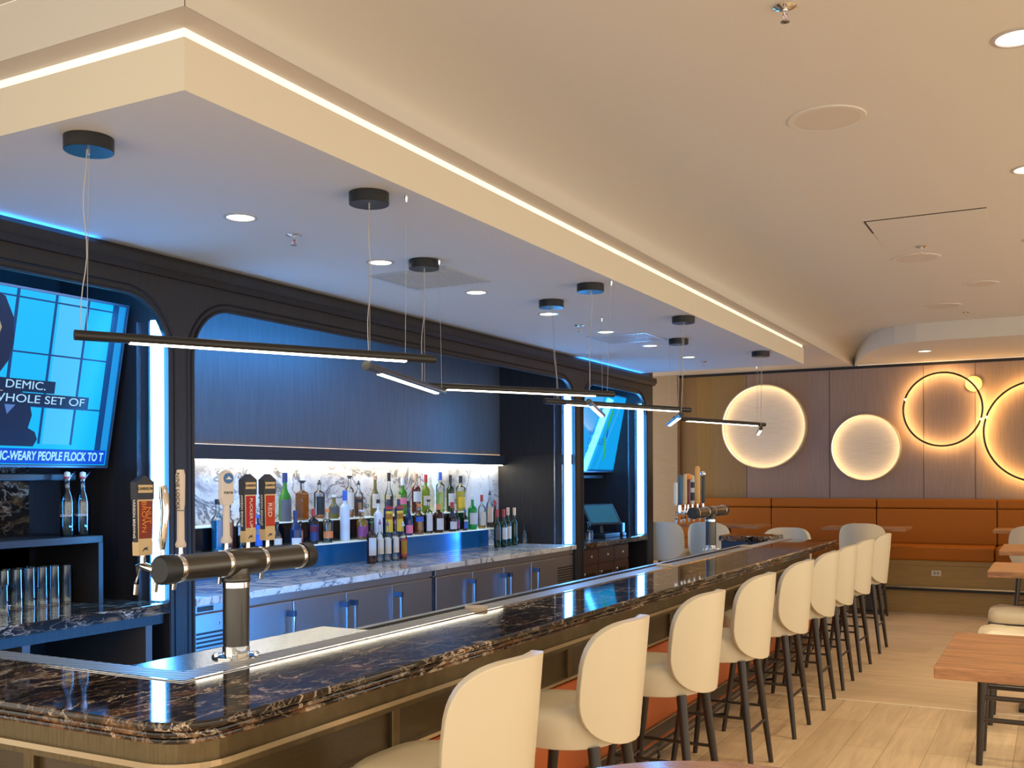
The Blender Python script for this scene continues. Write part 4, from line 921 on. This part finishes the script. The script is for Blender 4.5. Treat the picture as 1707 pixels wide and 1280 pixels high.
# ================================================================== BANQUETTE
bq = thing('banquette', 'long rust orange leather banquette on a veneered base along the far wall', 'banquette', (-1.0, 14.05, 0))
X0, X1 = -3.86, 5.4
MB().box(X0, X1, -.35, .335, 0, .66).build('base', M['base_wood'], bq)
MB().box(X0, X1, -.365, -.35, .0, .03).box(X0, X1, -.365, -.35, .60, .66).build('base_rail', M['base_wood'], bq, bevel=.003)
seams = [-3.86, -2.51, -1.12, .325, 1.75, 3.2, 4.6, 5.4]
for a, b_ in zip(seams, seams[1:]):
    MB().box(a + .004, b_ - .004, -.40, .20, .66, .835).build('seat_cushion', M['orange_dk'], bq, bevel=.03, seg=3)
    MB().box(a + .004, b_ - .004, .17, .30, .83, 1.285).build('back_cushion', M['orange_dk'], bq, bevel=.02, seg=3)
    MB().box(a + .004, b_ - .004, .18, .31, 1.292, 1.415).build('top_roll', M['orange_dk'], bq, bevel=.025, seg=3)
fr2 = thing('foot_rail', 'thin foot rail running along the banquette base', 'foot rail', (-1.0, 13.66, .305))
MB().box(X0, X1, -.02, .02, .012, .032).build('cap_strip', M['bronze_trim'], fr2)
MB().box(X0, X1, -.025, .035, -.02, .012).build('rail', M['groove'], fr2)
t = thing('wall_outlet', 'white power outlet on the banquette base', 'outlet', (-1.335, 13.70, .505))
MB().box(-.055, .055, -.006, -.0005, -.035, .035).build('plate', mat('outlet_white', (.6, .55, .48), .5), t, bevel=.002)
MB().box(-.035, -.005, -.008, -.006, -.02, .02).box(.005, .035, -.008, -.006, -.02, .02).build('socket', mat('socket', (.3, .27, .24), .5), t)

# ================================================================== STOOLS
def stool_proto(label):
    t = thing('bar_stool', label, 'bar stool', (0, 0, 0), 0, 'cream bar stools with high backs')
    # backrest: curved shell; the stool looks towards -X
    mb = MB(); bm = mb.bm; NA, NR = 48, 9; zb, zt, W2 = .665, 1.150, .262; zm = .90
    def bp(a, k):
        c, q = math.cos(a), math.sin(a); n_ = 3.8 if q > 0 else 2.8
        s_ = k * W2 * math.copysign(abs(c) ** (2 / n_), c) * (1 - .03 * max(0, q)); z = zm + k * ((zt - zm) if q > 0 else (zm - zb)) * math.copysign(abs(q) ** (2 / n_), q)
        return (.245 - .135 * (s_ / W2) ** 2 + .045 * (z - zb) / (zt - zb), s_, z)
    ctr = bm.verts.new(bp(0, 0)); prev = None
    for k in range(1, NR + 1):
        kk = math.sin(pi / 2 * k / NR); ring = [bm.verts.new(bp(2 * pi * i / NA, kk)) for i in range(NA)]
        for i in range(NA):
            f = bm.faces.new((ctr, ring[i], ring[(i + 1) % NA])) if prev is None else bm.faces.new((prev[i], prev[(i + 1) % NA], ring[(i + 1) % NA], ring[i])); f.smooth = True
        prev = ring
    o = mb.build('backrest', M['cream'], t, smooth=True)
    md = o.modifiers.new('s', 'SOLIDIFY'); md.thickness = .042; md.offset = 0; md = o.modifiers.new('b', 'BEVEL'); md.width = .014; md.segments = 3; md.limit_method = 'ANGLE'; md.angle_limit = 1.0
    # seat
    mb = MB(); bm = mb.bm; N = 32; rings = []
    for z, k in ((.650, .93), (.655, .985), (.67, 1.0), (.755, 1.0), (.775, .975), (.787, .90), (.793, .6), (.794, .25)):
        ring = []
        for i in range(N):
            a = 2 * pi * i / N; cx, sy = math.cos(a), math.sin(a); e = 2 / 3.6 if cx < 0 else 2 / 2.1
            ring.append(bm.verts.new((-.03 + (.262 if cx < 0 else .235) * k * math.copysign(abs(cx) ** e, cx), .25 * k * math.copysign(abs(sy) ** e, sy) * (1 - .06 * (-cx)), z)))
        rings.append(ring)
    for A, B_ in zip(rings, rings[1:]):
        for i in range(N): f = bm.faces.new((A[i], A[(i + 1) % N], B_[(i + 1) % N], B_[i])); f.smooth = True
    bm.faces.new(rings[0]); bm.faces.new(rings[-1]); mb.build('seat', M['cream'], t, smooth=True)
    F_ = {}
    for sx_, sy in ((-1, -1), (-1, 1), (1, -1), (1, 1)):
        a = Vector((.155 * sx_, .165 * sy, .66)); b_ = Vector((.235 * sx_ - .005, .222 * sy, 0)); F_[(sx_, sy)] = (a, b_)
        MB().tube([a, b_], [.0255, .0145], 12).build('leg', M['legwood'], t)
    at = lambda k, z: F_[k][0].lerp(F_[k][1], (.66 - z) / .66)
    for s_ in (-1, 1): MB().tube([at((-1, s_), .34), at((1, s_), .34)], .0085, 8).build('stretcher', M['legwood'], t)
    MB().tube([at((1, -1), .26), at((1, 1), .26)], .0085, 8).build('stretcher', M['legwood'], t)
    MB().tube([at((-1, -1), .27), at((-1, 1), .27)], .0085, 8).build('footrest', M['legwood'], t)
    return t
ords = ['first', 'second', 'third', 'fourth', 'fifth', 'sixth', 'seventh', 'eighth', 'ninth']
lab = lambda i: 'cream leather bar stool pulled up to the bar, %s from the camera' % ords[i]
s0 = stool_proto(lab(0)); s0.location = (-1.745, 2.83, 0)
for i, (y, rz) in enumerate([(3.80, .02), (4.87, -.02), (5.90, .01), (6.95, 0), (7.87, .02), (8.66, 0), (9.53, -.03), (10.57, .0)]):
    dup(s0, (-1.745, y, 0), rz, lab(i + 1))
for x, y, rz, lb in ((-4.43, 12.56, -pi / 2, 'cream bar stool seen from behind, right against the tan wall end'), (-3.855, 12.62, -pi / 2, 'cream bar stool seen from behind, beyond the far beer tower'),
                 (-2.62, 11.12, pi / 2, 'cream bar stool at the far end of the bar, only its rounded top showing'), (-2.07, 12.98, -pi / 2, 'cream bar stool seen from behind at the table left of the aisle'),
                 (-.22, 13.01, -pi / 2, 'cream bar stool at the banquette by the right edge of the photo')):
    dup(s0, (x, y, 0), rz, lb)

# backless stools among the high tables
def backless(label, x, y, rz=0):
    t = thing('backless_stool', label, 'bar stool', (x, y, 0), rz, 'backless cream stools at the right')
    mb = MB(); bm = mb.bm; N = 36; rings = []
    for z, k in ((.70, .96), (.71, .99), (.75, 1.0), (.775, .97), (.788, .86), (.794, .5), (.794, .15)):
        ring = []
        for i in range(N):
            a = 2 * pi * i / N; cx, sy = math.cos(a), math.sin(a); e = 2 / 7
            w_ = .004 * math.cos(a * 6) if z > .76 else 0
            ring.append(bm.verts.new((.23 * k * math.copysign(abs(cx) ** e, cx), .20 * k * math.copysign(abs(sy) ** e, sy), z + w_)))
        rings.append(ring)
    for A, B_ in zip(rings, rings[1:]):
        for i in range(N): f = bm.faces.new((A[i], A[(i + 1) % N], B_[(i + 1) % N], B_[i])); f.smooth = True
    bm.faces.new(rings[0]); bm.faces.new(rings[-1]); mb.build('seat', M['cream'], t, smooth=True)
    MB().box(-.225, .225, -.195, .195, .68, .70).build('seat_frame', M['legwood'], t)
    F_ = {}
    for sx_, sy in ((-1, -1), (-1, 1), (1, -1), (1, 1)):
        a = Vector((.19 * sx_, .165 * sy, .68)); b_ = Vector((.215 * sx_, .18 * sy, 0)); F_[(sx_, sy)] = (a, b_)
        MB().tube([a, b_], [.028, .018], 12).build('leg', M['legwood'], t)
    at = lambda k, z: F_[k][0].lerp(F_[k][1], (.68 - z) / .68)
    for s_, z_ in ((-1, .40), (1, .40), (-1, .27)): MB().tube([at((-1, s_), z_), at((1, s_), z_)], .015, 8).build('stretcher', M['legwood'], t)
    for s_ in (-1, 1): MB().tube([at((s_, -1), .30), at((s_, 1), .30)], .011, 8).build('stretcher', M['legwood'], t)
    return t
b0 = backless('backless cream cushioned stool just beyond the front right table', -.20, 6.80)
dup(b0, (-.20, 7.90, 0), None, 'backless cream cushioned stool with dark frame, farther of the two')

# ================================================================== TABLES
def table(label, x0_, x1_, y0_, y1_, z=1.05, th=.042, m=None, py=0, grp='walnut high tables'):
    t = thing('high_table', label, 'table', ((x0_ + x1_) / 2, (y0_ + y1_) / 2, 0), 0, grp); a, b_ = (x1_ - x0_) / 2, (y1_ - y0_) / 2
    MB().box(-a, a, -b_, b_, z - th, z).build('table_top', m or M['walnut'], t, bevel=.004)
    MB().box(-.04, .04, py - .04, py + .04, .03, z - th).build('pedestal', mat('pedestal_steel', (.09, .09, .09), .35, .7), t, bevel=.005)
    MB().box(-.20, .20, py - .16, py + .16, 0, .03).build('base_plate', M['blackmetal'], t, bevel=.006)
    MB().box(-.25, .25, py - .04, py + .04, z - th - .02, z - th).box(-.04, .04, -.25, .25, z - th - .02, z - th).build('spider', M['blackmetal'], t)
    return t
table('walnut high table in the right foreground', -.378, .45, 3.78, 4.66)
table('walnut high table beyond the two backless stools', -.43, .32, 7.75, 8.62, py=.2)
table('walnut high table behind the second one, third along the right edge', -.46, .30, 9.95, 10.95)
table('walnut table with a cream stool, in front of the middle of the banquette', -2.58, -1.60, 12.93, 13.62, 1.085, .035, None, .17)
table('walnut table behind the far beer tower, in front of the left part of the banquette', -4.45, -3.36, 12.93, 13.62, 1.085, .035, None, .17)
table('walnut table at the banquette by the right edge of the photo', -.66, .3, 12.93, 13.62, 1.085, .035, None, .17)
t = thing('round_table', 'rosy brown round table edge at the very bottom of the photo', 'table', (-.56, 1.85, 0))
MB().lathe([(0, 1.035), (.38, 1.035), (.392, 1.045), (.392, 1.066), (.386, 1.07), (0, 1.07)], seg=72).build('table_top', M['walnut2'], t)
MB().lathe([(.04, .02), (.04, 1.035)], seg=20).build('pedestal', M['blackmetal'], t)
MB().lathe([(.26, 0), (.26, .015), (.05, .03)], seg=40).build('base_plate', M['blackmetal'], t)
